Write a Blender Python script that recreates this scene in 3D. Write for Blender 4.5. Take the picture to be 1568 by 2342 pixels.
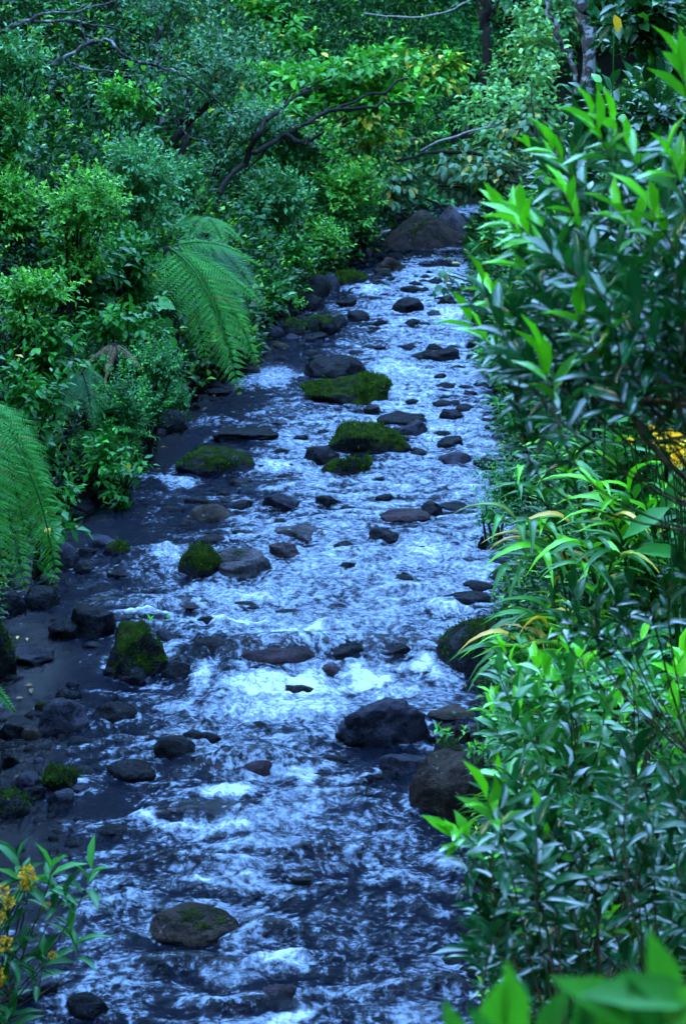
import bpy, bmesh, math, random
import numpy as np
R = math.radians
for o in list(bpy.data.objects): bpy.data.objects.remove(o)
S = bpy.context.scene
col = S.collection
# ------------------------------------------------------------------ camera
HC, TILT, F = 5.5, math.atan(1221/4879), 4879.0          # camera height, pitch, focal length in photo units (1568 x 2342)
cam = bpy.data.cameras.new('camera'); co = bpy.data.objects.new('camera', cam); col.objects.link(co)
co.location = (0, 0, HC); co.rotation_euler = (R(90) - TILT, 0, 0)
cam.sensor_fit = 'VERTICAL'; cam.sensor_height = 24; cam.lens = 50; cam.clip_start = .1; cam.clip_end = 1000
cam.dof.use_dof = True; cam.dof.focus_distance = 18; cam.dof.aperture_fstop = 3.5
S.camera = co
# ------------------------------------------------------------------ light
SUN_EL, SUN_ROT = R(24), R(275)
w = bpy.data.worlds.new('World'); S.world = w; w.use_nodes = True
nt = w.node_tree; bg = nt.nodes['Background']
sky = nt.nodes.new('ShaderNodeTexSky'); sky.sky_type = 'NISHITA'; sky.sun_disc = False
sky.sun_elevation = SUN_EL; sky.sun_rotation = SUN_ROT; sky.air_density = 1.0; sky.dust_density = .3; sky.ozone_density = 4.3
nt.links.new(sky.outputs[0], bg.inputs[0]); bg.inputs[1].default_value = .15
sl = bpy.data.lights.new('sun', 'SUN'); so = bpy.data.objects.new('sun', sl); col.objects.link(so)
sl.energy = .5; sl.angle = R(40); sl.color = (1, .96, .90)
so.rotation_euler = (R(90) - SUN_EL, 0, R(180) - SUN_ROT)
S.view_settings.view_transform = 'Standard'; S.view_settings.look = 'None'; S.view_settings.gamma = 1
S.view_settings.exposure = 5.7
# ------------------------------------------------------------------ numpy noise
rs = np.random.RandomState(7)
_perm = rs.rand(65536)
def _h(ix, iy, iz=0):
    k = (ix*73856093) ^ (iy*19349663) ^ (iz*83492791)
    k = (k ^ (k >> 13))*1274126177
    return _perm[(k ^ (k >> 16)) & 65535]
def noise2(x, y):
    x = np.asarray(x, float); y = np.asarray(y, float)
    ix = np.floor(x).astype(np.int64); iy = np.floor(y).astype(np.int64)
    fx = x-ix; fy = y-iy; fx = fx*fx*(3-2*fx); fy = fy*fy*(3-2*fy)
    a = _h(ix, iy); b = _h(ix+1, iy); c = _h(ix, iy+1); d = _h(ix+1, iy+1)
    return (a+(b-a)*fx)*(1-fy)+(c+(d-c)*fx)*fy
def noise3(p):
    i = np.floor(p).astype(np.int64); f = p-i; f = f*f*(3-2*f)
    r = 0
    for dx in (0, 1):
        for dy in (0, 1):
            for dz in (0, 1):
                w_ = (f[..., 0] if dx else 1-f[..., 0])*(f[..., 1] if dy else 1-f[..., 1])*(f[..., 2] if dz else 1-f[..., 2])
                r = r + w_*_h(i[..., 0]+dx, i[..., 1]+dy, i[..., 2]+dz)
    return r
def fbm2(x, y, o=4):
    r = 0; a = .5
    for k in range(o):
        r = r + a*(noise2(x*2**k+17.3*k, y*2**k-9.1*k)-.5)*2; a *= .5
    return r
def sm(x, a, b):
    t = np.clip((np.asarray(x, float)-a)/(b-a), 0, 1); return t*t*(3-2*t)
# ------------------------------------------------------------------ where things stand
CT, ST = math.cos(TILT), math.sin(TILT)
def ray(px, py):
    u = (px-784)/F; v = (1171-py)/F
    return np.array([u, v*ST+CT, v*CT-ST])
def at(px, py, D):                                        # the point seen at px, py that is D metres ahead
    d = ray(px, py); return np.array([0, 0, HC]) + d*(D/d[1])
def level(Y):                                             # water level: the stream steps down towards the camera
    return .07*sm(Y, 11.6, 12.4)+.10*sm(Y, 15.9, 16.7)+.07*sm(Y, 18.2, 19.0)+.06*sm(Y, 24, 26)+.10*sm(Y, 29, 33)+.05*sm(Y, 36, 42)
def G(px, py):                                            # where the ray meets the water level
    d = ray(px, py); z = 0.
    for _ in range(12):
        t = (HC-z)/-d[2]; z = float(level(d[1]*t))
    return np.array([d[0]*t, d[1]*t, z])
LE = [(-420, 2342), (-330, 2000), (-130, 1850), (-60, 1650), (-10, 1400), (70, 1250), (120, 1180), (215, 1120), (300, 1060), (345, 980), (420, 905), (560, 845), (598, 775), (648, 730), (690, 660), (760, 622), (850, 585), (880, 545)]
RE = [(1150, 2342), (1105, 1900), (1120, 1650), (1150, 1400), (1205, 1250), (1180, 1100), (1145, 900), (1100, 750), (1100, 650), (1080, 560)]
def edge(lst, far):
    p = sorted([tuple(G(*q)[:2]) for q in lst], key=lambda a: a[1])
    ys = np.array([-30.]+[a[1] for a in p]+[70., 160.]); xs = np.array([p[0][0]*1.0]+[a[0] for a in p]+far)
    return lambda Y: np.interp(Y, ys, xs)
le = edge(LE, [5., 40.]); re_ = edge(RE, [11., 48.])
def terrain(X, Y):
    X = np.asarray(X, float); Y = np.asarray(Y, float)
    L = le(Y)+.18*fbm2(Y*.9, Y*0+3, 3); Rr = re_(Y)+.15*fbm2(Y*.9, Y*0+31, 3)
    lev = level(Y)
    d = np.maximum(L-X, X-Rr); left = (L-X) > (X-Rr)
    sN = np.where(left, .9, np.interp(Y, [0, 9, 14, 20], [1.6, 1.3, .85, .8]))
    dd = np.maximum(d, 0)
    up = .22*(1-np.exp(-dd/.12))+sN*np.minimum(dd, 7)+.35*np.maximum(dd-7, 0)
    up = up*np.where(dd > 0, 1+.25*fbm2(X*.5, Y*.5, 3), 1)+.25*fbm2(X*.9+40, Y*.9, 3)*np.minimum(dd, 1)
    bed = -.30*sm(-d, -.02, .7)+.09*fbm2(X*3, Y*3, 3)*sm(-d, 0, .4)
    h = lev+np.where(d > 0, up, bed)+.2*np.maximum(Y-50, 0)*np.clip((110-Y)/60+.5, .3, 1)
    return h
def hit(px, py, D0=6.):                                   # where the ray meets the banks
    d = ray(px, py); Y = np.arange(D0, 130, .1); t = Y/d[1]
    X = d[0]*t; Z = HC+d[2]*t; k = np.nonzero(Z < terrain(X, Y))[0]
    k = k[0] if len(k) else len(Y)-1
    return np.array([X[k], Y[k], Z[k]])
# ------------------------------------------------------------------ objects
def tag(o, label=None, cat=None, group=None, kind=None):
    if label: o['label'] = label
    if cat: o['category'] = cat
    if group: o['group'] = group
    if kind: o['kind'] = kind
    return o
def empty(name, loc):
    o = bpy.data.objects.new(name, None); o.empty_display_size = .2; col.objects.link(o); o.location = [float(a) for a in loc]; return o
def link(name, me, mat, parent=None, smooth=True):
    if smooth: me.polygons.foreach_set('use_smooth', [True]*len(me.polygons))
    if mat and not me.materials: me.materials.append(mat)
    o = bpy.data.objects.new(name, me); col.objects.link(o)
    if parent:
        o.parent = parent; o.matrix_parent_inverse.identity()
    return o
class MB:
    """collects vertex arrays + faces for ONE mesh"""
    def __init__(s): s.v = []; s.f = {3: [], 4: []}; s.c = []; s.n = 0
    def add(s, V, faces, C=None):                         # V (n,k,3): n copies of a template of k verts
        V = np.asarray(V, float)
        if V.ndim == 2: V = V[None]
        n, k = V.shape[:2]
        off = (np.arange(n)*k+s.n)[:, None, None]
        for q in (3, 4):
            fs = np.array([f for f in faces if len(f) == q])
            if len(fs): s.f[q].append((fs[None]+off).reshape(-1, q))
        s.v.append(V.reshape(-1, 3)); s.n += n*k
        if C is None: C = np.zeros((n, 3))
        s.c.append(np.repeat(np.asarray(C, float), k, 0))
    def mesh(s, name, origin=(0, 0, 0)):
        me = bpy.data.meshes.new(name)
        V = np.concatenate(s.v)-np.asarray(origin, float)
        F3 = np.concatenate(s.f[3]) if s.f[3] else np.zeros((0, 3), int); F4 = np.concatenate(s.f[4]) if s.f[4] else np.zeros((0, 4), int)
        me.vertices.add(len(V)); me.vertices.foreach_set('co', V.ravel().astype(np.float32))
        loops = np.concatenate([F3.ravel(), F4.ravel()]).astype(np.int32)
        me.loops.add(len(loops)); me.loops.foreach_set('vertex_index', loops)
        me.polygons.add(len(F3)+len(F4))
        st = np.concatenate([np.arange(len(F3))*3, len(F3)*3+np.arange(len(F4))*4]).astype(np.int32)
        me.polygons.foreach_set('loop_start', st)
        me.update(calc_edges=True); me.validate()
        a = me.attributes.new('tone', 'FLOAT_COLOR', 'POINT')
        C = np.concatenate(s.c); a.data.foreach_set('color', np.concatenate([C, np.ones((len(C), 1))], 1).ravel().astype(np.float32))
        return me
    def build(s, name, mat, parent=None, smooth=True):
        org = parent_origin(parent)
        return link(name, s.mesh(name, org), mat, parent, smooth)
def parent_origin(p):
    return np.array(p.location) if p else np.zeros(3)
def nrm(a): return a/np.maximum(np.linalg.norm(a, axis=-1, keepdims=True), 1e-9)
def tube(mb, pts, r0, r1, sides=6, wob=0., seed=0, smoothn=0):
    P = np.array(pts, float)
    if smoothn:                                           # Catmull-Rom through the points
        Q = [P[0]*2-P[1]]+list(P)+[P[-1]*2-P[-2]]; out = []
        for i in range(1, len(Q)-2):
            for t in np.linspace(0, 1, smoothn, endpoint=False):
                a, b, c, d = Q[i-1], Q[i], Q[i+1], Q[i+2]
                out.append(.5*(2*b+(c-a)*t+(2*a-5*b+4*c-d)*t*t+(3*b-a-3*c+d)*t**3))
        out.append(P[-1]); P = np.array(out)
    n = len(P); r = np.linspace(r0, r1, n)
    if wob:
        g = np.random.RandomState(seed); P[1:-1] += g.randn(n-2, 3)*wob; r *= 1+.12*g.randn(n)
    T = nrm(np.gradient(P, axis=0)); ref = np.where(np.abs(T[:, 2:3]) > .9, np.array([[1., 0, 0]]), np.array([[0, 0, 1.]]))
    a = nrm(np.cross(T, ref)); b = np.cross(T, a); ang = np.arange(sides)*2*math.pi/sides
    V = P[:, None]+r[:, None, None]*(np.cos(ang)[None, :, None]*a[:, None]+np.sin(ang)[None, :, None]*b[:, None])
    V = V.reshape(-1, 3); fs = []
    for i in range(n-1):
        for j in range(sides):
            k = (j+1) % sides; fs.append((i*sides+j, i*sides+k, (i+1)*sides+k, (i+1)*sides+j))
    V = np.concatenate([V, P[-1:]]); e = len(V)-1
    for j in range(sides): fs.append(((n-1)*sides+j, (n-1)*sides+(j+1) % sides, e))
    mb.add(V, fs)
    return P
# ------------------------------------------------------------------ materials
def mat(name):
    m = bpy.data.materials.new(name); m.use_nodes = True; t = m.node_tree; t.nodes.clear()
    out = t.nodes.new('ShaderNodeOutputMaterial'); return m, t, out
def nd(t, ty, **k):
    n = t.nodes.new(ty)
    for a, b in k.items():
        if a.startswith('i_'):
            key = a[2:]; key = int(key) if key.isdigit() else key.replace('_', ' ')
            n.inputs[key].default_value = b
        else: setattr(n, a, b)
    return n
def mixc(t, fac, a, b, bt='MIX'):
    n = t.nodes.new('ShaderNodeMix'); n.data_type = 'RGBA'; n.blend_type = bt
    for s_, v in ((0, fac), (6, a), (7, b)):
        if isinstance(v, bpy.types.NodeSocket): t.links.new(v, n.inputs[s_])
        else: n.inputs[s_].default_value = v if s_ == 0 else (*v, 1)
    return n.outputs[2]
def mth(t, op, a, b=None, clamp=False):
    n = t.nodes.new('ShaderNodeMath'); n.operation = op; n.use_clamp = clamp
    for i, v in enumerate((a, b)):
        if v is None: continue
        if isinstance(v, bpy.types.NodeSocket): t.links.new(v, n.inputs[i])
        else: n.inputs[i].default_value = v
    return n.outputs[0]
def rng_(t, v, a, b, c=0., d=1.):
    n = t.nodes.new('ShaderNodeMapRange'); n.interpolation_type = 'SMOOTHSTEP'
    t.links.new(v, n.inputs[0])
    for i, x in ((1, a), (2, b), (3, c), (4, d)):
        if isinstance(x, bpy.types.NodeSocket): t.links.new(x, n.inputs[i])
        else: n.inputs[i].default_value = x
    return n.outputs[0]
def nz(t, scale, detail=4, rough=.55, vec=None, dist=0.):
    n = nd(t, 'ShaderNodeTexNoise'); n.inputs['Scale'].default_value = scale; n.inputs['Detail'].default_value = detail
    n.inputs['Roughness'].default_value = rough; n.inputs['Distortion'].default_value = dist
    if vec is not None: t.links.new(vec, n.inputs['Vector'])
    return n.outputs['Fac']
def geo_pos(t): return nd(t, 'ShaderNodeNewGeometry').outputs['Position']
def leaf_mat(name, dark, light, young=(.16, .42, .03), yel=(.55, .32, .02), rough=.38, spec=.24, trans=.22, coat=0.):
    m, t, out = mat(name)
    at_ = nd(t, 'ShaderNodeAttribute', attribute_name='tone'); sp = nd(t, 'ShaderNodeSeparateColor'); t.links.new(at_.outputs['Color'], sp.inputs[0])
    c = mixc(t, sp.outputs[0], dark, light); c = mixc(t, sp.outputs[1], c, young); c = mixc(t, sp.outputs[2], c, yel)
    n = nz(t, 60, 2, vec=geo_pos(t)); v = mth(t, 'MULTIPLY_ADD', n, .5); t.nodes[-1].inputs[2].default_value = .75
    c = mixc(t, 1., c, mixc(t, v, (.55, .55, .55), (1.4, 1.4, 1.4)), 'MULTIPLY')
    p = nd(t, 'ShaderNodeBsdfPrincipled'); t.links.new(c, p.inputs['Base Color']); p.inputs['Roughness'].default_value = rough; p.inputs['Specular IOR Level'].default_value = spec
    p.inputs['Coat Weight'].default_value = coat; p.inputs['Coat Roughness'].default_value = .12
    tr = nd(t, 'ShaderNodeBsdfTranslucent'); t.links.new(mixc(t, 1., c, (1.3, 1.5, .7), 'MULTIPLY'), tr.inputs[0])
    mx = nd(t, 'ShaderNodeMixShader'); mx.inputs[0].default_value = trans
    t.links.new(p.outputs[0], mx.inputs[1]); t.links.new(tr.outputs[0], mx.inputs[2]); t.links.new(mx.outputs[0], out.inputs[0])
    return m
def bark_mat(name, a, b, scale=9, lich=None):
    m, t, out = mat(name); g = geo_pos(t)
    mp = nd(t, 'ShaderNodeMapping'); mp.inputs['Scale'].default_value = (1, 1, .35); t.links.new(g, mp.inputs[0])
    n = nz(t, scale*3, 5, .65, mp.outputs[0]); c = mixc(t, rng_(t, n, .35, .65), a, b)
    if lich: c = mixc(t, rng_(t, nz(t, scale, 4, .6, g), .52, .6), c, lich)
    p = nd(t, 'ShaderNodeBsdfPrincipled'); t.links.new(c, p.inputs['Base Color']); p.inputs['Roughness'].default_value = .8; p.inputs['Specular IOR Level'].default_value = .1
    bp = nd(t, 'ShaderNodeBump'); bp.inputs['Strength'].default_value = .5; bp.inputs['Distance'].default_value = .02
    t.links.new(n, bp.inputs['Height']); t.links.new(bp.outputs[0], p.inputs['Normal']); t.links.new(p.outputs[0], out.inputs[0])
    return m
def rock_mat(name, a, b, moss=0., lich=0., rough=.42, mossc=((.006, .014, .002), (.034, .072, .004))):
    m, t, out = mat(name); g = geo_pos(t)
    n1 = nz(t, 5, 6, .62, g); n2 = nz(t, 38, 5, .65, g)
    c = mixc(t, rng_(t, n1, .34, .66), a, b)
    c = mixc(t, rng_(t, n2, .35, .75), mixc(t, 1., c, (.6, .6, .62), 'MULTIPLY'), mixc(t, 1., c, (1.5, 1.5, 1.5), 'MULTIPLY'))
    if lich: c = mixc(t, mth(t, 'MULTIPLY', rng_(t, nz(t, 16, 5, .7, g), .62, .68), lich), c, (.20, .21, .21))
    p = nd(t, 'ShaderNodeBsdfPrincipled'); p.inputs['Specular IOR Level'].default_value = .07
    rg = rng_(t, n2, .3, .7, rough-.14, rough+.16)
    h = mth(t, 'ADD', mth(t, 'MULTIPLY', n1, .7), mth(t, 'MULTIPLY', n2, .3))
    if moss:
        sn = nd(t, 'ShaderNodeSeparateXYZ'); t.links.new(nd(t, 'ShaderNodeNewGeometry').outputs['Normal'], sn.inputs[0])
        k = mth(t, 'ADD', mth(t, 'MULTIPLY', sn.outputs[2], .55), mth(t, 'MULTIPLY', nz(t, 3.2, 5, .65, g), 1.3))
        k = rng_(t, k, 1.32-.62*moss, 1.44-.62*moss)
        f = nz(t, 90, 4, .7, g); mc = mixc(t, rng_(t, mth(t, 'ADD', mth(t, 'MULTIPLY', f, .5), mth(t, 'MULTIPLY', nz(t, 9, 3, .5, g), .5)), .38, .62), *mossc)
        c = mixc(t, k, c, mc); rg = mth(t, 'ADD', rg, mth(t, 'MULTIPLY', k, .5), True)
        h = mth(t, 'ADD', h, mth(t, 'MULTIPLY', k, mth(t, 'MULTIPLY', f, 1.2)))
    t.links.new(c, p.inputs['Base Color']); t.links.new(rg, p.inputs['Roughness'])
    bp = nd(t, 'ShaderNodeBump'); bp.inputs['Strength'].default_value = .9; bp.inputs['Distance'].default_value = .08
    t.links.new(h, bp.inputs['Height']); t.links.new(bp.outputs[0], p.inputs['Normal']); t.links.new(p.outputs[0], out.inputs[0])
    return m
M = {}
M['dark'] = rock_mat('wet_dark_rock', (.0015, .002, .003), (.008, .009, .012), rough=.32)
M['slate'] = rock_mat('slate_rock', (.007, .007, .012), (.034, .034, .048), lich=.2, rough=.4)
M['brown'] = rock_mat('brown_rock', (.010, .007, .005), (.045, .034, .026), moss=.25, lich=.6, rough=.55)
M['pale'] = rock_mat('pale_rock', (.022, .020, .024), (.075, .068, .075), moss=.12, lich=.5, rough=.5)
M['moss'] = rock_mat('mossy_rock', (.004, .004, .005), (.018, .018, .021), moss=.85, rough=.45)
M['halfmoss'] = rock_mat('half_mossy_rock', (.005, .0055, .007), (.024, .025, .032), moss=.52, rough=.42)
M['red'] = rock_mat('red_brown_rock', (.012, .008, .010), (.045, .028, .034), rough=.35)
M['bark'] = bark_mat('dark_bark', (.004, .0035, .003), (.020, .017, .014))
M['palebark'] = bark_mat('lichen_bark', (.02, .018, .015), (.06, .055, .05), 6, (.20, .21, .21))
M['twig'] = bark_mat('brown_twig', (.06, .045, .025), (.17, .13, .08))
M['deadwood'] = bark_mat('bleached_wood', (.14, .13, .12), (.28, .26, .25))
def soil_mat():
    m, t, out = mat('soil'); g = geo_pos(t); n = nz(t, 6, 8, .7, g)
    c = mixc(t, rng_(t, n, .3, .7), (.002, .002, .0015), (.010, .008, .005)); c = mixc(t, rng_(t, nz(t, 1.7, 5, .6, g), .5, .62), c, (.005, .012, .003))
    p = nd(t, 'ShaderNodeBsdfPrincipled'); t.links.new(c, p.inputs['Base Color']); p.inputs['Roughness'].default_value = .9; p.inputs['Specular IOR Level'].default_value = .05
    bp = nd(t, 'ShaderNodeBump'); bp.inputs['Distance'].default_value = .06; t.links.new(n, bp.inputs['Height']); t.links.new(bp.outputs[0], p.inputs['Normal'])
    t.links.new(p.outputs[0], out.inputs[0]); return m
def water_mat():
    m, t, out = mat('stream_water'); g = geo_pos(t)
    fa = nd(t, 'ShaderNodeAttribute', attribute_name='tone'); sp = nd(t, 'ShaderNodeSeparateColor'); t.links.new(fa.outputs['Color'], sp.inputs[0])
    foam, agit = sp.outputs[0], sp.outputs[1]  # foam channel also carries the painted sky reflection
    wn = nd(t, 'ShaderNodeTexNoise'); wn.inputs['Scale'].default_value = 1.6; wn.inputs['Detail'].default_value = 3; t.links.new(g, wn.inputs['Vector'])
    vs = nd(t, 'ShaderNodeVectorMath', operation='SCALE'); t.links.new(wn.outputs['Color'], vs.inputs[0]); vs.inputs['Scale'].default_value = .16
    va = nd(t, 'ShaderNodeVectorMath', operation='ADD'); t.links.new(g, va.inputs[0]); t.links.new(vs.outputs[0], va.inputs[1])
    mp = nd(t, 'ShaderNodeMapping'); mp.inputs['Scale'].default_value = (.75, .95, 1); t.links.new(va.outputs[0], mp.inputs[0]); V = mp.outputs[0]
    a = nz(t, 9, 6, .62, V); b = nz(t, 24, 6, .72, V)
    w2 = nd(t, 'ShaderNodeVectorMath', operation='SCALE'); t.links.new(wn.outputs['Color'], w2.inputs[0]); w2.inputs['Scale'].default_value = .75
    w3 = nd(t, 'ShaderNodeVectorMath', operation='ADD'); t.links.new(g, w3.inputs[0]); t.links.new(w2.outputs[0], w3.inputs[1])
    mq = nd(t, 'ShaderNodeMapping'); mq.inputs['Scale'].default_value = (1.0, .22, 1); mq.inputs['Rotation'].default_value = (0, 0, .25); t.links.new(w3.outputs[0], mq.inputs[0]); st = nz(t, 17, 5, .62, mq.outputs[0])
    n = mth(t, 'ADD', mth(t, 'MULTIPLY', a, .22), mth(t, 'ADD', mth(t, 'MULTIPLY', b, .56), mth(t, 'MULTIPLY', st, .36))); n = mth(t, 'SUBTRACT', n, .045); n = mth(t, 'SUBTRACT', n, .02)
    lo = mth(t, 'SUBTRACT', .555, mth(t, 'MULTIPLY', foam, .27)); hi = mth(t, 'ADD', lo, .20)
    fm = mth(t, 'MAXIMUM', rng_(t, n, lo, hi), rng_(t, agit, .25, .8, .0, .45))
    fine = nz(t, 55, 3, .6, V, .5)
    h = mth(t, 'ADD', mth(t, 'MULTIPLY', b, .55), mth(t, 'ADD', mth(t, 'ADD', mth(t, 'MULTIPLY', a, .6), mth(t, 'MULTIPLY', st, .8)), mth(t, 'MULTIPLY', fine, .16)))
    bp = nd(t, 'ShaderNodeBump'); bp.inputs['Distance'].default_value = .05
    t.links.new(rng_(t, agit, 0, 1, .25, 1.), bp.inputs['Strength']); t.links.new(h, bp.inputs['Height'])
    gl = nd(t, 'ShaderNodeBsdfGlossy'); gl.inputs['Roughness'].default_value = .05; gl.inputs['Color'].default_value = (.55, .56, .58, 1); t.links.new(bp.outputs[0], gl.inputs['Normal'])
    tr = nd(t, 'ShaderNodeBsdfTransparent'); tr.inputs[0].default_value = (.28, .24, .26, 1)
    fr = nd(t, 'ShaderNodeFresnel'); fr.inputs['IOR'].default_value = 1.33; t.links.new(bp.outputs[0], fr.inputs['Normal'])
    m1 = nd(t, 'ShaderNodeMixShader'); t.links.new(fr.outputs[0], m1.inputs[0]); t.links.new(tr.outputs[0], m1.inputs[1]); t.links.new(gl.outputs[0], m1.inputs[2])
    df = nd(t, 'ShaderNodeBsdfDiffuse'); q = mth(t, 'ADD', mth(t, 'MULTIPLY', foam, .46), n); t.links.new(mixc(t, rng_(t, q, .82, .98), mixc(t, rng_(t, q, .63, .79), (.005, .008, .020), (.27, .33, .41)), (.58, .62, .66)), df.inputs[0]); t.links.new(bp.outputs[0], df.inputs['Normal'])  # blue-grey mid tone paints the sky's reflection on ripples; the whitest is foam
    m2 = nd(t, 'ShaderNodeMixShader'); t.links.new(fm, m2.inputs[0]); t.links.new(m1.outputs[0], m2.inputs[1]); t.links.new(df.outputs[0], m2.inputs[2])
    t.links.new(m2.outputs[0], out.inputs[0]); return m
# ------------------------------------------------------------------ setting: ground and stream
def grid_mesh(name, X, Y, Z, C=None, cut=None):
    mb = MB(); nr, nc = X.shape
    V = np.stack([X, Y, Z], -1).reshape(-1, 3)
    i = np.arange(nr*nc).reshape(nr, nc); q = np.stack([i[:-1, :-1], i[:-1, 1:], i[1:, 1:], i[1:, :-1]], -1).reshape(-1, 4)
    mb.v.append(V); mb.f[4].append(q); mb.n = len(V); mb.c.append(C.reshape(-1, 3) if C is not None else np.zeros((len(V), 3)))
    return mb.mesh(name)
xs = np.concatenate([-np.geomspace(150, 12, 22)[:-1], np.linspace(-12, 14, 261), np.geomspace(14, 150, 22)[1:]])
ys = np.concatenate([np.linspace(-25, 6, 32)[:-1], np.linspace(6, 60, 361), np.geomspace(60, 200, 26)[1:]])
GX, GY = np.meshgrid(xs, ys)
tag(link('ground', grid_mesh('ground', GX, GY, terrain(GX, GY)), soil_mat()), kind='structure')
FOAM = [ # px, py, rx, ry, strength
 (620, 862, 62, 26, .62), (560, 880, 40, 14, .5), (905, 850, 90, 30, .7), (960, 890, 120, 30, .45), (1020, 725, 70, 26, .75), (850, 662, 60, 14, .7), (850, 700, 60, 16, .5), (930, 770, 90, 20, .5),
 (700, 940, 130, 20, .35), (1000, 965, 90, 30, .4), (470, 960, 60, 12, .4), (640, 1075, 110, 14, .75), (400, 1100, 80, 12, .6), (590, 1040, 60, 12, .4), (900, 1090, 200, 40, .45), (1060, 990, 70, 40, .5),
 (1000, 1130, 110, 12, .4), (395, 1262, 62, 24, .65), (480, 1335, 60, 22, .6), (960, 1262, 130, 34, .7), (900, 1250, 90, 12, .55), (690, 1262, 40, 8, .6), (1020, 1300, 90, 30, .55),
 (700, 1345, 180, 34, .42), (1010, 1395, 120, 14, .75), (880, 1378, 60, 10, .7), (330, 1416, 90, 9, .9), (520, 1424, 150, 10, .85), (680, 1444, 130, 12, .8), (870, 1440, 180, 26, .5), (560, 1440, 180, 26, .5),
 (400, 1480, 40, 14, .6), (470, 1545, 40, 40, .7), (600, 1560, 90, 26, .95), (690, 1560, 90, 24, .95), (830, 1545, 70, 22, .95), (900, 1520, 70, 14, .7), (980, 1515, 40, 24, .9), (660, 1610, 210, 40, .75), (900, 1580, 120, 26, .7),
 (1020, 1545, 40, 24, .7), (360, 1560, 60, 16, .6), (420, 1620, 90, 22, .6), (500, 1680, 150, 46, .45), (250, 1670, 50, 12, .5), (640, 1700, 120, 30, .45), (470, 1725, 60, 24, .5), (210, 1795, 30, 12, .7), (330, 1810, 60, 8, .6),
 (545, 1828, 60, 20, 1.05), (720, 1800, 24, 20, .8), (430, 1905, 160, 8, .8), (540, 1898, 80, 14, .8), (620, 1880, 40, 26, .5), (760, 1850, 100, 50, .4), (900, 1900, 120, 60, .35), (470, 2000, 110, 7, .65), (590, 2005, 60, 9, .7), (680, 2020, 60, 9, .5), (850, 1975, 40, 8, .55),
 (240, 1920, 40, 14, .5), (620, 2186, 92, 10, .85), (300, 2225, 90, 6, .6), (650, 2308, 60, 24, .9), (400, 2332, 60, 12, .7), (930, 2310, 110, 30, .5), (180, 2310, 60, 20, .4), (700, 2070, 300, 60, .25), (900, 2130, 160, 80, .3), (300, 2100, 80, 40, .2)]
HUMP = [ # px, py, rx, ry, height : water pouring over drowned boulders
 (640, 1492, 140, 20, .11), (590, 1765, 120, 24, .13), (745, 1962, 90, 12, .07), (460, 1972, 100, 12, .06), (610, 2145, 85, 16, .08), (935, 1358, 95, 11, .06), (420, 1385, 60, 10, .05), (475, 1875, 130, 18, .07), (815, 1270, 60, 10, .05), (980, 2262, 120, 16, .07),
 (420, 2205, 110, 16, .06), (240, 1385, 90, 10, .05), (690, 1230, 60, 10, .05), (560, 2290, 110, 16, .05), (700, 1415, 90, 8, .04), (880, 1480, 110, 12, .06)]
SUBM = [(p[0], p[1], p[2]*.72, p[4]) for p in HUMP]
CALM = [(160, 1150, 110, 60, 1.), (60, 1550, 110, 120, .9), (60, 1960, 150, 180, 1.), (100, 1700, 110, 60, .8), (400, 940, 70, 40, .8), (980, 590, 120, 22, .7), (1030, 1890, 60, 30, .8), (60, 2200, 120, 120, .8)]
# ------------------------------------------------------------------ rocks
bm = bmesh.new(); bmesh.ops.create_icosphere(bm, subdivisions=4, radius=1)
ICO = np.array([v.co[:] for v in bm.verts]); IF = [tuple(v.index for v in f.verts) for f in bm.faces]; bm.free()
bm = bmesh.new(); bmesh.ops.create_icosphere(bm, subdivisions=5, radius=1)
ICO5 = np.array([v.co[:] for v in bm.verts]); IF5 = [tuple(v.index for v in f.verts) for f in bm.faces]; bm.free()
def rock_shape(seed, kind, big=False):
    g = np.random.RandomState(seed); P = (ICO5 if big else ICO).copy()
    k = {'round': 7, 'ang': 13, 'flat': 9, 'block': 10, 'peak': 5}[kind]; lo = {'round': .80, 'ang': .50, 'flat': .6, 'block': .55, 'peak': .7}[kind]
    for _ in range(k):
        n = nrm(g.randn(3)*[1, 1, .8]); d = g.uniform(lo, .92)
        s_ = P@n-d; P -= np.where(s_ > 0, s_*.93, 0)[:, None]*n
    if kind in ('flat', 'block'):
        zt = .42 if kind == 'flat' else .6; tilt = nrm(np.array([g.uniform(-.2, .2), g.uniform(-.25, .1), 1])); s_ = P@tilt-zt; P -= np.where(s_ > 0, s_*.9, 0)[:, None]*tilt
    o = g.rand(3)*50
    N = nrm(ICO5 if big else ICO)
    for sc, am in ((1.3, .22), (3.1, .10), (7, .05), (15, .022)):
        v = noise3(P*sc+o+sc)-.5; v = v if sc > 4 else v*(1-.3*np.abs(v)); P += N*(v*2*am)[:, None]*(.6 if kind == 'round' else .35 if kind == 'peak' else 1)
    if kind == 'peak':
        zz = np.clip(P[:, 2], 0, 1.2); P[:, 0] = P[:, 0]*(1-.72*zz)-.05*zz; P[:, 1] *= 1-.5*zz
    for a in range(3):
        lo_, hi_ = P[:, a].min(), P[:, a].max(); P[:, a] = (P[:, a]-(lo_+hi_)/2)/((hi_-lo_)/2)
    return P
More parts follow.
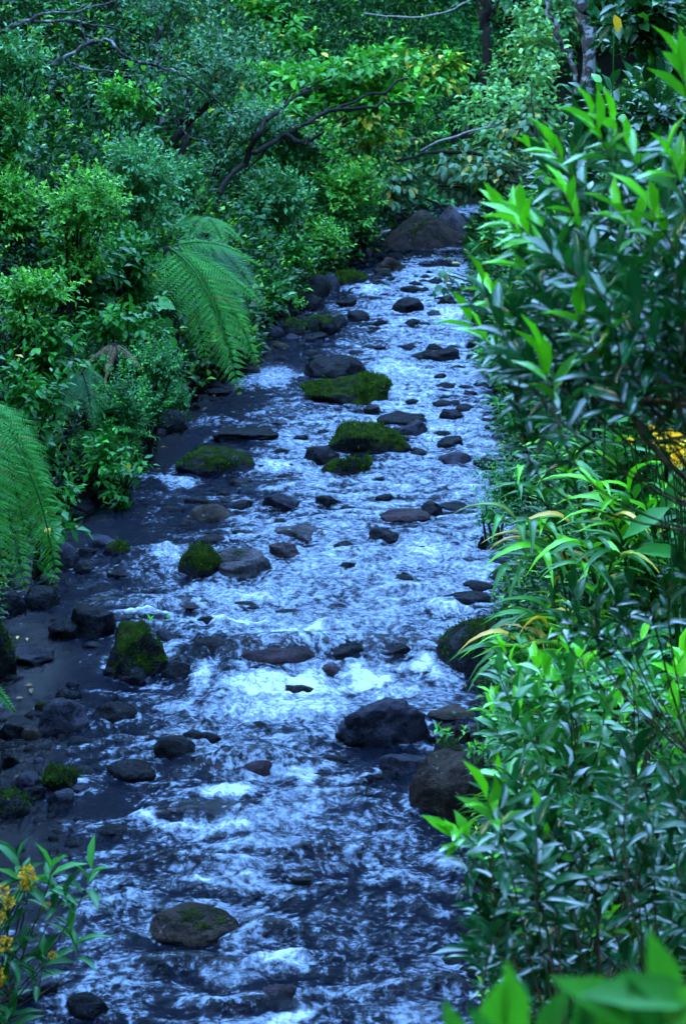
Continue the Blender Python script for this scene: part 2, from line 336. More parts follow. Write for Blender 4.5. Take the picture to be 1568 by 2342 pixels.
def rock(px, yb, w_, h_, m, kind, label, seed=None, name=None, tilt=0, cat='rock', group=None, sink=None, rot=None):
    seed = seed if seed is not None else int(px*7+yb*13) % 9973
    a = G(px, yb); b = hit(px, yb); c = b if b[1] < a[1]-.15 else a
    dist = np.linalg.norm(c-[0, 0, HC]); k = dist/F; e = math.asin((HC-c[2])/dist)
    W = w_*k; H = h_*k; B = min(.42*W, .46*H/math.sin(e)) if kind != 'flat' else min(.45*W, .5*H/math.sin(e))
    Cc = math.sqrt(max((H-B*math.sin(e))**2-(B*math.sin(e))**2, (.12*W)**2))/math.cos(e)
    P = rock_shape(seed, kind, w_ > 130)
    zc = .0
    P = P*np.array([W/2*1.04, B, 1.]); P[:, 2] = np.where(P[:, 2] > 0, P[:, 2]*Cc, P[:, 2]*(Cc*.5+.10))
    if tilt: P[:, 2] += P[:, 0]*math.tan(R(tilt))*np.clip(P[:, 2]/Cc, 0, 1)
    org = c+np.array([0, B, 0])
    mb = MB(); mb.add(P+org, IF5 if w_ > 130 else IF)
    nm = name or ('boulder' if w_ > 120 else 'rock')
    me = mb.mesh(nm, org); o = link(nm, me, M[m]); o.location = [float(x) for x in org]
    tag(o, label, cat, group or 'rocks in and beside the stream')
    if m in ('moss', 'halfmoss') and w_ > 40:                # raised cushions of moss
        g = np.random.RandomState(seed+1); k = np.nonzero((P[:, 2] > .30*Cc) & (noise3((P+org)*3.1) > (.36 if m == 'moss' else .56)))[0]
        if len(k) > 20:
            n = int(260*W*B*18)+200; q = P[k[g.randint(len(k), size=n)]]+g.randn(n, 3)*.016; d = nrm(np.array([0, 0, 1.])+q/np.array([W/2, B, Cc])*.6+g.randn(n, 3)*.45)
            T = np.array([[-.3, 0, 0], [.3, 0, 0], [0, 1, 0.]]); x = nrm(np.cross(d, g.randn(n, 3))); s_ = g.uniform(.014, .032, n)*(dist/18)**.5
            V = (q-d*.008)[:, None]+s_[:, None, None]*(T[None, :, 0:1]*x[:, None]+T[None, :, 1:2]*d[:, None]); mm = MB(); mm.add(V+org, [(0, 1, 2)], np.stack([g.rand(n), 0*s_, 0*s_], -1))
            tag(link('moss', mm.mesh('moss', org), M['moss_tuft'], o), kind='stuff')
    return org, (W, B, Cc)
M['moss_tuft'] = leaf_mat('moss_tuft', (.006, .020, .002), (.045, .105, .006), rough=.8, spec=.05, trans=.1)
ROCKS = [
 (978, 570, 215, 92, 'brown', 'peak', 'huge dark peaked boulder closing off the far end of the stream', 3),
 (1035, 560, 130, 92, 'pale', 'peak', 'pale brown granite slab leaning behind the dark peaked far boulder', 5),
 (838, 583, 26, 22, 'pale', 'ang', 'small whitish stone by the driftwood on the far left bank'),
 (900, 618, 66, 32, 'brown', 'ang', 'brown angular rock just downstream of the huge far boulder'),
 (873, 626, 40, 14, 'brown', 'flat', 'thin brown stone lying flat before the brown angular far rock'),
 (794, 650, 88, 32, 'moss', 'round', 'low mossy rock at the far left waterline under the grass'),
 (717, 680, 74, 62, 'halfmoss', 'round', 'tall grey boulder with orange green lichen against the left bank leaves'),
 (755, 668, 44, 42, 'slate', 'round', 'upright dark blue rock between the lichen boulder and the low mossy rock'),
 (712, 707, 66, 34, 'dark', 'round', 'dark wet rock at the foot of the lichen boulder'),
 (736, 766, 82, 46, 'halfmoss', 'ang', 'pale topped rock with moss on its left face among the left bank cobbles'),
 (671, 765, 48, 34, 'halfmoss', 'round', 'rounded olive rock left of the pale topped mossy rock'),
 (628, 748, 46, 22, 'slate', 'round', 'smooth blue grey cobble nearest the fern on the left bank'),
 (629, 772, 44, 26, 'slate', 'round', 'second blue grey cobble just in front of the one by the fern'),
 (668, 780, 32, 17, 'slate', 'round', 'small round cobble between the blue grey and olive left bank rocks'),
 (716, 781, 62, 19, 'dark', 'flat', 'long low dark stone in front of the pale topped mossy rock'),
 (640, 795, 34, 14, 'brown', 'flat', 'flat brownish stone at the water edge below the blue grey cobbles'),
 (690, 792, 24, 10, 'dark', 'round', 'tiny dark stone below the long low left bank stone'),
 (776, 748, 36, 30, 'halfmoss', 'round', 'rounded mossy rock beside the drowned dark stone in the upper rapid'),
 (819, 735, 52, 26, 'dark', 'round', 'dark drowned stone with water curling round it in the upper rapid'),
 (792, 700, 48, 18, 'dark', 'flat', 'low wet stone in the left channel of the upper stream'),
 (932, 718, 74, 38, 'dark', 'block', 'blocky black rock in the middle of the upper stream'),
 (948, 748, 46, 20, 'dark', 'round', 'small oval black rock just below the blocky black upper rock'),
 (938, 669, 46, 15, 'dark', 'flat', 'flat dark stone above the blocky black upper rock'),
 (1000, 722, 50, 12, 'slate', 'flat', 'thin wet stone right of the blocky black upper rock'),
 (1022, 700, 50, 24, 'dark', 'ang', 'dark rock half under the overhanging right bank leaves upstream'),
 (1011, 828, 86, 34, 'dark', 'block', 'long flat topped black rock near the right bank in the upper rapid'),
 (1083, 800, 34, 22, 'dark', 'ang', 'dark rock half hidden by leaves right of the long black rock'),
 (765, 868, 144, 56, 'dark', 'round', 'large smooth bare black boulder just above the mossy slab', 21),
 (709, 815, 40, 15, 'dark', 'round', 'small dark stone up left of the smooth black boulder'),
 (814, 812, 38, 12, 'dark', 'round', 'small dark stone up right of the smooth black boulder'),
 (865, 800, 34, 9, 'dark', 'flat', 'barely exposed stone in the rapid above the smooth black boulder'),
 (795, 928, 208, 74, 'moss', 'flat', 'broad low slab thick with green moss in midstream', 12),
 (1018, 892, 46, 19, 'dark', 'round', 'small dark stone alone in the bright rapid right of the mossy slab'),
 (850, 949, 38, 22, 'dark', 'ang', 'small dark rock tucked under the right end of the mossy slab'),
 (920, 976, 116, 34, 'dark', 'flat', 'long slanting black rock right of the mossy slab'),
 (945, 998, 66, 36, 'slate', 'ang', 'pointed dark rock in front of the long slanting black rock'),
 (1036, 964, 62, 30, 'dark', 'ang', 'rough dark rock near the right bank beside the slanting black rock'),
 (846, 1043, 184, 80, 'moss', 'block', 'big wedge shaped mossy boulder in the centre of the stream', 33),
 (1029, 1025, 62, 28, 'dark', 'block', 'squarish black rock right of the wedge shaped mossy boulder'),
 (1044, 1065, 78, 32, 'slate', 'round', 'domed blue black rock below the squarish black rock'),
 (1112, 1070, 58, 25, 'dark', 'round', 'dark rock touching the right bank leaves beside the domed rock'),
 (792, 1088, 112, 50, 'moss', 'block', 'round topped mossy rock just below the wedge shaped boulder'),
 (734, 1066, 88, 48, 'dark', 'ang', 'dark wet rock behind the round topped mossy rock'),
 (490, 1090, 180, 72, 'halfmoss', 'round', 'wide boulder with a mossy crest near the left bank', 41),
 (560, 1012, 150, 26, 'dark', 'flat', 'long thin drowned ledge above the wide mossy crested boulder'),
 (634, 978, 48, 16, 'slate', 'ang', 'thin sharp stone poking out upstream of the drowned ledge'),
 (388, 986, 84, 50, 'dark', 'round', 'black rock in deep shade below the overhanging left bank'),
 (240, 1128, 86, 56, 'moss', 'round', 'shaded mossy rock at the left bank below the hanging greenery'),
 (480, 1197, 96, 47, 'brown', 'round', 'rounded tan and olive rock left of centre above the pale slab'),
 (552, 1170, 48, 26, 'dark', 'ang', 'small dark rock with a sprig growing on it'),
 (641, 1170, 84, 45, 'slate', 'ang', 'split grey rock with a pale tail in midstream'),
 (746, 1160, 54, 28, 'dark', 'ang', 'rough small dark rock right of the split grey rock'),
 (985, 1182, 62, 36, 'dark', 'ang', 'black lump at the right end of the flooded purple ledge'),
 (925, 1196, 120, 24, 'red', 'flat', 'flooded purple ledge left of the black lump'),
 (1042, 1168, 74, 16, 'dark', 'flat', 'flat stone reaching towards the right bank from the black lump'),
 (680, 1240, 110, 38, 'pale', 'flat', 'pale wet slab in midstream'),
 (884, 1243, 84, 38, 'dark', 'ang', 'rugged dark rock splitting the current right of the pale slab'),
 (484, 1243, 66, 22, 'dark', 'round', 'low dark stone just behind the half mossy boulder with the pale back'),
 (456, 1322, 100, 80, 'moss', 'round', 'domed boulder wholly covered in bright moss beside a pale slab', 8),
 (545, 1324, 150, 70, 'pale', 'flat', 'pale smooth slab joined to the bright mossy domed boulder', 9),
 (650, 1276, 72, 34, 'red', 'block', 'drowned brown rock with water falling over its face'),
 (146, 1302, 66, 64, 'slate', 'round', 'purplish boulder beside the foreground fern on the left edge'),
 (234, 1258, 76, 34, 'slate', 'flat', 'flat purplish stone behind the small mossy rock on the left'),
 (262, 1273, 62, 36, 'halfmoss', 'round', 'small olive topped rock in the left shallows'),
 (190, 1312, 56, 32, 'dark', 'round', 'black stone in front of the purplish boulder by the fern'),
 (194, 1274, 46, 22, 'dark', 'ang', 'little dark stone between the purplish boulder and the flat stone'),
 (272, 1326, 60, 20, 'dark', 'flat', 'low black stone in the left shallows below the olive topped rock'),
 (1042, 1255, 28, 17, 'dark', 'ang', 'small stone with a fallen orange leaf near the right bank'),
 (1103, 1262, 22, 36, 'dark', 'ang', 'narrow upright dark stone near the right bank'),
 (1092, 1357, 76, 30, 'dark', 'round', 'black hump behind the brick shaped rock by the right bank'),
 (1070, 1390, 106, 38, 'dark', 'block', 'brick shaped flat black rock by the right bank'),
 (207, 1456, 106, 72, 'dark', 'block', 'tall square shouldered dark rock in the left channel', 17),
 (150, 1462, 88, 50, 'dark', 'ang', 'low dark rock leaning on the square shouldered rock'),
 (305, 1553, 154, 124, 'moss', 'block', 'big mossy boulder with a green seedling on its top', 61),
 (304, 1556, 68, 46, 'halfmoss', 'round', 'rounded knob at the front foot of the seedling boulder'),
 (481, 1498, 98, 46, 'dark', 'round', 'oval jet black rock right of the seedling boulder'),
 (405, 1558, 76, 46, 'dark', 'ang', 'black rock at the right foot of the seedling boulder'),
 (386, 1470, 58, 34, 'slate', 'ang', 'grey stone just behind the seedling boulder'),
 (140, 1675, 118, 80, 'slate', 'ang', 'smooth purple grey boulder with a mossy corner in the left shallows', 25),
 (92, 1628, 28, 24, 'moss', 'round', 'small mossy lump at the corner of the purple grey boulder'),
 (256, 1652, 106, 48, 'dark', 'round', 'dark drowned rock right of the purple grey boulder'),
 (399, 1734, 96, 54, 'dark', 'round', 'round black rock standing in the current left of centre'),
 (297, 1788, 110, 52, 'dark', 'round', 'drowned black rock with water sliding over its right side'),
 (138, 1812, 86, 66, 'moss', 'ang', 'pointed rock with a bright moss cap in the lower left rock cluster'),
 (62, 1803, 62, 40, 'slate', 'ang', 'broken grey stone behind the moss capped rock'),
 (140, 1848, 72, 46, 'slate', 'ang', 'faceted blue stone in front of the moss capped rock'),
 (76, 1836, 50, 36, 'dark', 'ang', 'dark stone between the faceted blue stone and the left edge rock'),
 (28, 1866, 76, 60, 'halfmoss', 'round', 'rough mossy rock cut by the left edge in the lower cluster'),
 (182, 1812, 44, 20, 'slate', 'flat', 'low wet stone at the right tip of the lower left cluster'),
 (70, 1692, 44, 32, 'brown', 'round', 'brown cobble left of the purple grey boulder'),
 (24, 1690, 54, 40, 'dark', 'ang', 'dark jagged stone at the left edge by the brown cobble'),
 (20, 1750, 44, 32, 'dark', 'ang', 'dark wedge of stone alone on the left edge shallows'),
 (88, 1745, 24, 13, 'slate', 'round', 'tiny grey pebble in the calm left shallows'),
 (4, 1546, 60, 116, 'moss', 'round', 'tall mossy boulder cut by the left edge', 13),
 (18, 1408, 74, 62, 'dark', 'round', 'wet black boulder under the foreground fern at the left edge'),
 (88, 1394, 88, 54, 'dark', 'round', 'black rounded rock to the right of the boulder under the fern'),
 (60, 1520, 120, 34, 'slate', 'flat', 'broad flooded purple slab between the edge boulder and seedling boulder'),
 (436, 2165, 198, 98, 'brown', 'round', 'lone domed brown boulder with mossy patches in the lower stream', 6),
 (874, 1708, 214, 130, 'slate', 'ang', 'large angular slanting boulder in midstream with a bare grey face', 73),
 (1052, 1872, 220, 160, 'brown', 'round', 'biggest brown boulder on the right bank with pale specks', 48),
 (918, 1776, 100, 54, 'slate', 'block', 'flat topped grey rock below the angular slanting boulder'),
 (842, 1794, 42, 24, 'dark', 'ang', 'small black stone left of the flat topped grey rock'),
 (1022, 1772, 92, 84, 'halfmoss', 'block', 'dark rock with a seedling on top above the biggest brown boulder'),
 (1034, 1652, 108, 36, 'brown', 'flat', 'thin brown slab right of the angular slanting boulder'),
 (1028, 1690, 42, 34, 'brown', 'ang', 'small tan rock beneath the thin brown slab'),
 (1056, 1702, 36, 50, 'brown', 'block', 'upright tan stone wedged beside the small tan rock'),
 (1088, 1680, 50, 22, 'brown', 'ang', 'reddish stone at the bank end of the thin brown slab'),
 (1096, 1706, 46, 18, 'dark', 'flat', 'dark flake of stone under the reddish stone'),
 (1078, 1722, 18, 18, 'pale', 'ang', 'small pale pinkish stone in the rubble above the biggest boulder'),
 (1100, 1724, 30, 20, 'brown', 'ang', 'brick coloured stone right of the pale pinkish stone'),
 (984, 1700, 30, 22, 'dark', 'ang', 'black stone at the right foot of the angular slanting boulder'),
 (970, 1826, 42, 18, 'dark', 'flat', 'low black stone touching the left side of the biggest boulder'),
 (1090, 1546, 196, 136, 'halfmoss', 'round', 'wide mossy boulder under the ginger leaves on the right bank', 52),
 (1130, 1580, 90, 60, 'brown', 'round', 'rock tucked below the wide mossy right bank boulder'),
 (792, 1508, 88, 44, 'dark', 'ang', 'dark wet rock at the head of the brightest cascade'),
 (906, 1506, 82, 34, 'dark', 'ang', 'drowned dark rock right of the cascade head'),
 (752, 1546, 58, 28, 'red', 'round', 'red brown stone in the white foam of the brightest cascade'),
 (960, 1470, 60, 20, 'red', 'flat', 'drowned purple stone near the mossy right bank boulder'),
 (196, 2332, 92, 58, 'dark', 'round', 'dark round rock at the bottom left corner of the stream'),
 (66, 2290, 116, 66, 'slate', 'flat', 'flat purple rock below the yellow flowering plant'),
 (636, 2300, 86, 48, 'red', 'ang', 'red brown rock at the bottom centre with foam below it'),
 (245, 1916, 92, 30, 'dark', 'ang', 'dark broken stone left of the lower rapids'),
 (430, 1398, 66, 22, 'red', 'flat', 'red brown drowned stone behind the long foam line'),
 (470, 1425, 40, 16, 'dark', 'ang', 'small dark stone on the long foam line left of centre'),
 (690, 2018, 60, 10, 'dark', 'flat', 'sliver of black stone in the lower rapids'),
 (660, 1410, 66, 14, 'dark', 'flat', 'barely exposed stone on the middle foam line'),
 (560, 1395, 66, 16, 'dark', 'flat', 'low wet stone left of the barely exposed middle stone'),
 (980, 608, 46, 10, 'slate', 'flat', 'thin flat stone in the still water below the far boulder'),
 (500, 905, 60, 16, 'dark', 'flat', 'dark wet stone under the tips of the big fern'),
 (575, 858, 46, 22, 'dark', 'round', 'dark stone beside the white chute at the fern tips'),
]
RINFO = {}
for r in ROCKS:
    RINFO[r[6]] = rock(r[0], r[1], r[2], r[3], r[4], r[5], r[6], seed=r[7] if len(r) > 7 else None, tilt=16 if r[0] == 874 else 0)
for i, (px, py, wd, hh) in enumerate(SUBM):               # drowned boulders just beneath the humps of water
    c = G(px, py); dist = np.linalg.norm(c-[0, 0, HC]); W = wd*2*dist/F; P = rock_shape(300+i, 'round')*np.array([W/2, W*.36, .16])
    org = c+np.array([0, 0, 1.45*hh-.215]); mb = MB(); mb.add(P+org, IF); me = mb.mesh('drowned_boulder', org); o = link('drowned_boulder', me, M['red'])
    o.location = [float(x) for x in org]
    where = ['behind the brightest white cascade', 'under the dark hump of water left of the flat topped grey rock', 'under the lower right foam line', 'under the lower left foam line', 'under the smooth fold beside the lone domed boulder',
     'under the ledge of water left of the brick shaped rock', 'behind the long foam line left of centre', 'under the smooth fold above the lower foam line', 'under the swirl below the pale wet slab', 'under the dark fold at the bottom right',
     'under the fold left of the lone domed boulder', 'under the left dark fold near the tall square rock', 'below the pale midstream slab', 'under the bottom fold left of the red brown rock', 'under the middle foam line', 'between the cascade head and the right bank boulder'][i]
    tag(o, 'drowned brown boulder '+where, 'rock', 'drowned boulders under the water')
# pebbles on the left shallows and the right rubble: too many and too small to count
g = np.random.RandomState(5); mb = MB()
bm = bmesh.new(); bmesh.ops.create_icosphere(bm, subdivisions=2, radius=1); I2 = np.array([v.co[:] for v in bm.verts]); F2 = [tuple(v.index for v in f.verts) for f in bm.faces]; bm.free()
spots = []
for cx, cy, rx, ry, n in ((60, 1690, 70, 40, 60), (60, 1830, 110, 40, 60), (1070, 1700, 60, 50, 90), (650, 785, 70, 22, 70), (860, 615, 60, 20, 50), (1140, 1600, 60, 60, 40), (110, 1320, 120, 40, 50), (180, 1905, 80, 30, 25), (60, 2260, 90, 50, 30)):
    for _ in range(n):
        c = G(cx+g.randn()*rx*.6, cy+g.randn()*ry*.6); s_ = g.uniform(.015, .055)
        z = float(terrain(c[0], c[1])); P = I2*(1+.25*(noise3(I2*2+g.rand(3)*90)-.5)[:, None]*2)*np.array([1, g.uniform(.6, 1), g.uniform(.45, .8)])*s_
        a = g.rand()*6.28; P = P@np.array([[math.cos(a), -math.sin(a), 0], [math.sin(a), math.cos(a), 0], [0, 0, 1]]); mb.add(P+[c[0], c[1], max(z, c[2]-.02)], F2)
for _ in range(900):
    Y_ = g.uniform(10, 46); c_ = (le(Y_)+g.uniform(-.3, .25)) if g.rand() < .6 else (re_(Y_)+g.uniform(-.25, .3)); s_ = g.uniform(.03, .12); P = I2*(1+.3*(noise3(I2*2+g.rand(3)*90)-.5)[:, None]*2)*np.array([1, g.uniform(.6, 1), g.uniform(.45, .8)])*s_
    mb.add(P+[c_, Y_, max(float(terrain(c_, Y_)), float(level(Y_))-.03)], F2)
for _ in range(200):
    Y_ = 14+27*g.rand()**1.3; u_ = g.uniform(.04, .96); c_ = le(Y_)*(1-u_)+re_(Y_)*u_; s_ = g.uniform(.03, .10)*(1+.03*(Y_-11)); P = I2*(1+.4*(noise3(I2*2+g.rand(3)*90)-.5)[:, None]*2)*np.array([1, g.uniform(.6, 1), g.uniform(.45, .7)])*s_
    mb.add(P+[c_, Y_, float(level(Y_))-s_*.12], F2)
tag(mb.build('pebbles', M['dark']), kind='stuff')
yr = [10.0]
while yr[-1] < 49: yr.append(yr[-1]+max(.016, yr[-1]*.0019))
cu = np.linspace(0, 1, 340)
YY = np.array(yr)[:, None]*np.ones((1, len(cu))); La = le(YY)-.5; Ra = re_(YY)+.5; XX = La+(Ra-La)*cu[None]
DX = XX+.22*fbm2(XX*1.2+5, YY*1.0, 2)+.09*fbm2(XX*4, YY*4+7, 3); DY = YY+.42*fbm2(XX*1.3, YY*1.1+3, 3)+.12*fbm2(XX*5+2, YY*5, 3)
# near the camera the sheet carries on below the frame
def field(lst, norm=True):
    f = np.zeros_like(XX)
    for px, py, rx, ry, s_ in lst:
        c = G(px, py); a = G(px, py-ry); b = G(px, py+ry); dist = np.linalg.norm(c-[0, 0, HC]); sx = rx/F*dist; sy = abs(a[1]-b[1])/2
        f = np.maximum(f, s_*np.exp(-.5*(((DX-c[0])/sx/.75)**2+((DY-c[1])/sy/.75)**2)**1.3)) if norm else f+s_*np.exp(-.5*(((DX*.5+XX*.5-c[0])/sx/.85)**2+((DY*.4+YY*.6-c[1])/np.where(YY < c[1], sy*.55, sy)/.9)**2)**1.3)
    return f
cph = 2*math.pi*(YY*2.9+1.1*fbm2(XX*.9, YY*.7, 2)*1.6+.8*fbm2(XX*2.5, YY*1.5+4, 2)); crest = np.sin(cph+.5*np.sin(cph))*sm(noise2(XX*1.7+3, YY*2.1), .25, .7)
foam = field([(a, b, c*1.1, d*1.2, e*1.13) for a, b, c, d, e in FOAM]); calm = field(CALM); hump = 1.45*field(HUMP, False)
edged = np.minimum(XX-le(YY), re_(YY)-XX)
mid = np.where(XX-le(YY) < re_(YY)-XX, sm(edged, .0, .75), sm(edged, -.15, .3))
xn = (XX-le(YY))/(re_(YY)-le(YY))
agit = np.clip(.35+.45*mid+.6*foam-.42*calm, .32, 1)
agit = agit*(1-.6*np.clip(hump/.10, 0, 1)*(foam < .6))
foam_sheen = np.clip(np.maximum(foam, .10+(.35+.14*sm(YY, 14, 19))*sm(xn, .05, .6)*mid+.18*fbm2(XX*1.1, YY*.6)+.20*fbm2(XX*3.2, YY*2.4, 3)+.13*crest)-.12*calm, .06, 1.0)  # foam, plus sky reflection and glints painted in, stronger to the right
rise = np.zeros_like(XX); yrow = np.array(yr)
for org, (W_, B_, C_) in RINFO.values():                   # water piles up before a rock, parts, and leaves a white wake
    if W_ > 3: continue
    a_, b_ = np.searchsorted(yrow, [org[1]-3.2*B_-.5, org[1]+2.2*B_])
    if b_ <= a_: continue
    x_ = XX[a_:b_]; y_ = YY[a_:b_]; dx = (x_-org[0])/(W_/2); dy = (y_-org[1])/B_; q = np.sqrt(dx*dx+dy*dy); live = np.clip(agit[a_:b_]-.25, 0, 1)
    nn = .55+.9*noise2(x_*9, y_*9)
    ring = np.exp(-((q-1.12)/.14)**2)*.62*nn
    back = np.maximum(-dy, 0); vee = np.exp(-((np.abs(dx)-1.-.22*back)/.22)**2)*np.exp(-back/1.6)*(dy < .2)*.75*nn
    lee = np.exp(-(dx/.7)**2)*np.exp(-((back-1.5)/.7)**2)*.35
    foam_sheen[a_:b_] = np.clip(np.maximum(foam_sheen[a_:b_], np.maximum(ring, vee)*live*1.1)-lee*(1-foam[a_:b_]), 0, 1.2)
    rise[a_:b_] += .035*np.exp(-((dy-1.1)/.35)**2)*np.exp(-(dx/.9)**2)*live-.03*np.exp(-((dy+1.15)/.35)**2)*np.exp(-(dx/.8)**2)*live
wx = XX+.25*fbm2(XX*1.3, YY*1.1, 2); wy = YY+.25*fbm2(XX*1.1+9, YY*1.3, 2)
wav = .042*fbm2(wx*2.2, wy*1.5, 3)+.030*(1-2*np.abs(fbm2(wx*4.5, wy*3.2, 4)))+.012*fbm2(wx*13, wy*9, 3)
ZZ = level(YY)+agit*wav*(.8+.6*np.clip(foam, 0, 1))+np.clip(foam, 0, 1)*.055*(fbm2(wx*7, wy*7, 4)+.2)+hump+rise+agit*.016*crest-.02*calm
water = link('stream', grid_mesh('stream', XX, YY, ZZ, np.stack([foam_sheen, agit, calm], -1)), water_mat())
tag(water, kind='structure')
# ------------------------------------------------------------------ leaves
TPL = {  # unit leaves along +Y, normal +Z
 'far': (np.array([[0, 0, 0], [-.5, .45, .10], [0, 1, -.12], [.5, .45, .10]]), [(0, 1, 2), (0, 2, 3)]),
 'oval': (np.array([[0, 0, 0], [-.42, .32, .07], [-.40, .68, .05], [0, 1, -.12], [.40, .68, .05], [.42, .32, .07], [0, .5, 0.]]), [(0, 6, 1), (1, 6, 2), (2, 6, 3), (3, 6, 4), (4, 6, 5), (5, 6, 0)]),
 'lance': (np.array([[0, 0, 0], [0, .35, .0], [0, .7, -.03], [0, 1, -.12], [-.42, .28, .10], [-.46, .62, .07], [.42, .28, .10], [.46, .62, .07]]),
           [(0, 1, 4), (4, 1, 2, 5), (5, 2, 3), (0, 6, 1), (1, 6, 7, 2), (2, 7, 3)]),
 'heart': (np.array([[0, .08, 0], [-.35, -.06, .04], [-.62, .2, .06], [-.42, .6, .0], [0, 1, -.2], [.42, .6, .0], [.62, .2, .06], [.35, -.06, .04], [0, .4, -.03]]),
           [(0, 8, 1), (1, 8, 2), (2, 8, 3), (3, 8, 4), (4, 8, 5), (5, 8, 6), (6, 8, 7), (7, 8, 0)]),
}
ys_ = np.linspace(0, 1, 7); hw = np.array([.12, .42, .5, .46, .34, .18])
bl = [[0, y, .45*y*(1-y)*1.2-.55*y**2.2] for y in ys_]
V_ = []; 
for i in range(6): V_ += [[-hw[i], ys_[i], bl[i][2]+.05], [0, ys_[i], bl[i][2]], [hw[i], ys_[i], bl[i][2]+.05]]
V_.append([0, .97, bl[6][2]])
Fb = []
for i in range(5):
    a = i*3; Fb += [(a, a+1, a+4, a+3), (a+1, a+2, a+5, a+4)]
Fb += [(15, 16, 18), (16, 17, 18)]
TPL['blade'] = (np.array(V_), Fb)
def put_leaves(mb, tpl, pos, d, up, size, wr, tone, curl=1.):
    T, fs = TPL[tpl]; y = nrm(d); x = np.cross(y, up); x = nrm(x+1e-6); z = np.cross(x, y)
    T = T*np.array([1, 1, curl])
    V = pos[:, None]+size[:, None, None]*(T[None, :, 0:1]*wr*x[:, None]+T[None, :, 1:2]*y[:, None]+T[None, :, 2:3]*z[:, None])
    mb.add(V, fs, tone)
GA = 2.39996
def sprigs(mb, p, a, g, leaf, k, tpl, wr, splay=1.0, droop=.25, spacing=.33, young=.15, yel=0., base_tone=None, tipyoung=True, bare=.1):
    """n twigs at p along axis a, each with k leaves spiralling round it"""
    n = len(p); a = nrm(a); r = np.cross(a, [0, 0, 1.])+1e-3; e1 = nrm(r); e2 = np.cross(a, e1)
    t = np.linspace(bare, 1, k)[None, :]*np.ones((n, 1)); L = leaf*spacing*k
    ph = g.rand(n, 1)*6.28+GA*np.arange(k)[None]; th = splay*(1.15-.75*t**2)+g.randn(n, k)*.15
    dirv = a[:, None]*np.cos(th)[..., None]+(e1[:, None]*np.cos(ph)[..., None]+e2[:, None]*np.sin(ph)[..., None])*np.sin(th)[..., None]
    dirv[..., 2] -= droop*(.6+.8*g.rand(n, k))
    pos = p[:, None]+a[:, None]*(t*L)[..., None]
    up = a[:, None]*.5+np.array([0, 0, 1.])+g.randn(n, k, 3)*.25
    sz = leaf*(.65+.5*g.rand(n, k))*(1-.15*t)
    bt = base_tone if base_tone is not None else g.rand(n)
    yg = (g.rand(n, 1) < young)*(.55+.45*g.rand(n, k))*(sm(t, .35, .9) if tipyoung else 1)+np.zeros((n, k))
    ye = (g.rand(n, k) < yel)*(.5+.5*g.rand(n, k))
    tone = np.stack([np.clip(bt[:, None]*.6+.4*g.rand(n, k), 0, 1), yg, ye], -1)
    f = lambda q: q.reshape(-1, q.shape[-1])
    put_leaves(mb, tpl, f(pos), f(dirv), f(up), sz.ravel(), wr, f(tone))
SP = {  # species: material, template, leaf length, width ratio, leaves per twig, splay, droop, spacing, young, yellow
 'small':   ('m_small', 'far', .085, .62, 9, 1.0, .10, .30, .38, .0),
 'smallb':  ('m_bluish', 'far', .10, .55, 9, 1.0, .15, .30, .15, .0),
 'tiny':    ('m_grey', 'far', .09, .5, 10, 1.1, .15, .42, .05, .01),
 'mid':     ('m_mid', 'far', .16, .52, 7, 1.0, .35, .30, .15, .004),
 'midbright': ('m_bright', 'far', .14, .55, 7, 1.0, .3, .30, .4, .01),
 'broad':   ('m_mid', 'oval', .20, .62, 6, 1.0, .55, .28, .15, .01),
 'broadolive': ('m_olive', 'oval', .22, .62, 5, .9, .95, .35, .10, .10),
 'canopy':  ('m_canopy', 'oval', .24, .58, 7, 1.0, .35, .25, .25, .03),
 'canopyyel': ('m_canopy', 'oval', .22, .55, 6, 1.0, .7, .30, .2, .30),
 'darkgloss': ('m_gloss', 'lance', .17, .5, 8, .95, .35, .25, .12, .0),
 'shoot':   ('m_shoot', 'lance', .12, .36, 18, .95, .0, .13, .75, .0),
 'vine':    ('m_vine', 'heart', .12, .85, 5, 1.1, .5, .5, .15, .0),
 'deep':    ('m_deep', 'far', .20, .6, 7, 1.0, .5, .3, .06, .004),
 'pale':    ('m_pale', 'oval', .20, .6, 6, 1.0, .5, .28, .25, .03),
 'feather': ('m_feather', 'far', .045, .5, 22, 1.2, .25, .35, .3, .0),
}
M['m_small'] = leaf_mat('light_leaf', (.025, .14, .014), (.075, .29, .035), (.17, .42, .05), rough=.42)
M['m_bluish'] = leaf_mat('bluish_leaf', (.020, .12, .03), (.08, .27, .09), (.16, .38, .12), rough=.34)
M['m_grey'] = leaf_mat('greyish_leaf', (.016, .075, .028), (.06, .19, .07), (.10, .26, .08), rough=.32)
M['m_mid'] = leaf_mat('mid_leaf', (.008, .065, .010), (.024, .18, .020), (.07, .32, .04), rough=.36)
M['m_bright'] = leaf_mat('bright_leaf', (.018, .11, .018), (.04, .24, .03), (.10, .42, .02), rough=.4)
M['m_olive'] = leaf_mat('olive_leaf', (.018, .06, .025), (.06, .15, .055), (.10, .25, .04), yel=(.34, .24, .04), rough=.34)
M['m_canopy'] = leaf_mat('canopy_leaf', (.014, .10, .012), (.05, .28, .022), (.11, .44, .02), yel=(.42, .32, .03), rough=.4)
M['m_gloss'] = leaf_mat('dark_glossy_leaf', (.005, .032, .010), (.014, .085, .018), (.05, .26, .015), rough=.26, trans=.15)
M['m_shoot'] = leaf_mat('leathery_leaf', (.003, .038, .010), (.009, .095, .020), (.10, .46, .008), coat=.22, rough=.2, spec=.4, trans=.18)
M['m_vine'] = leaf_mat('vine_leaf', (.012, .07, .026), (.035, .18, .06), (.08, .36, .05), rough=.42)
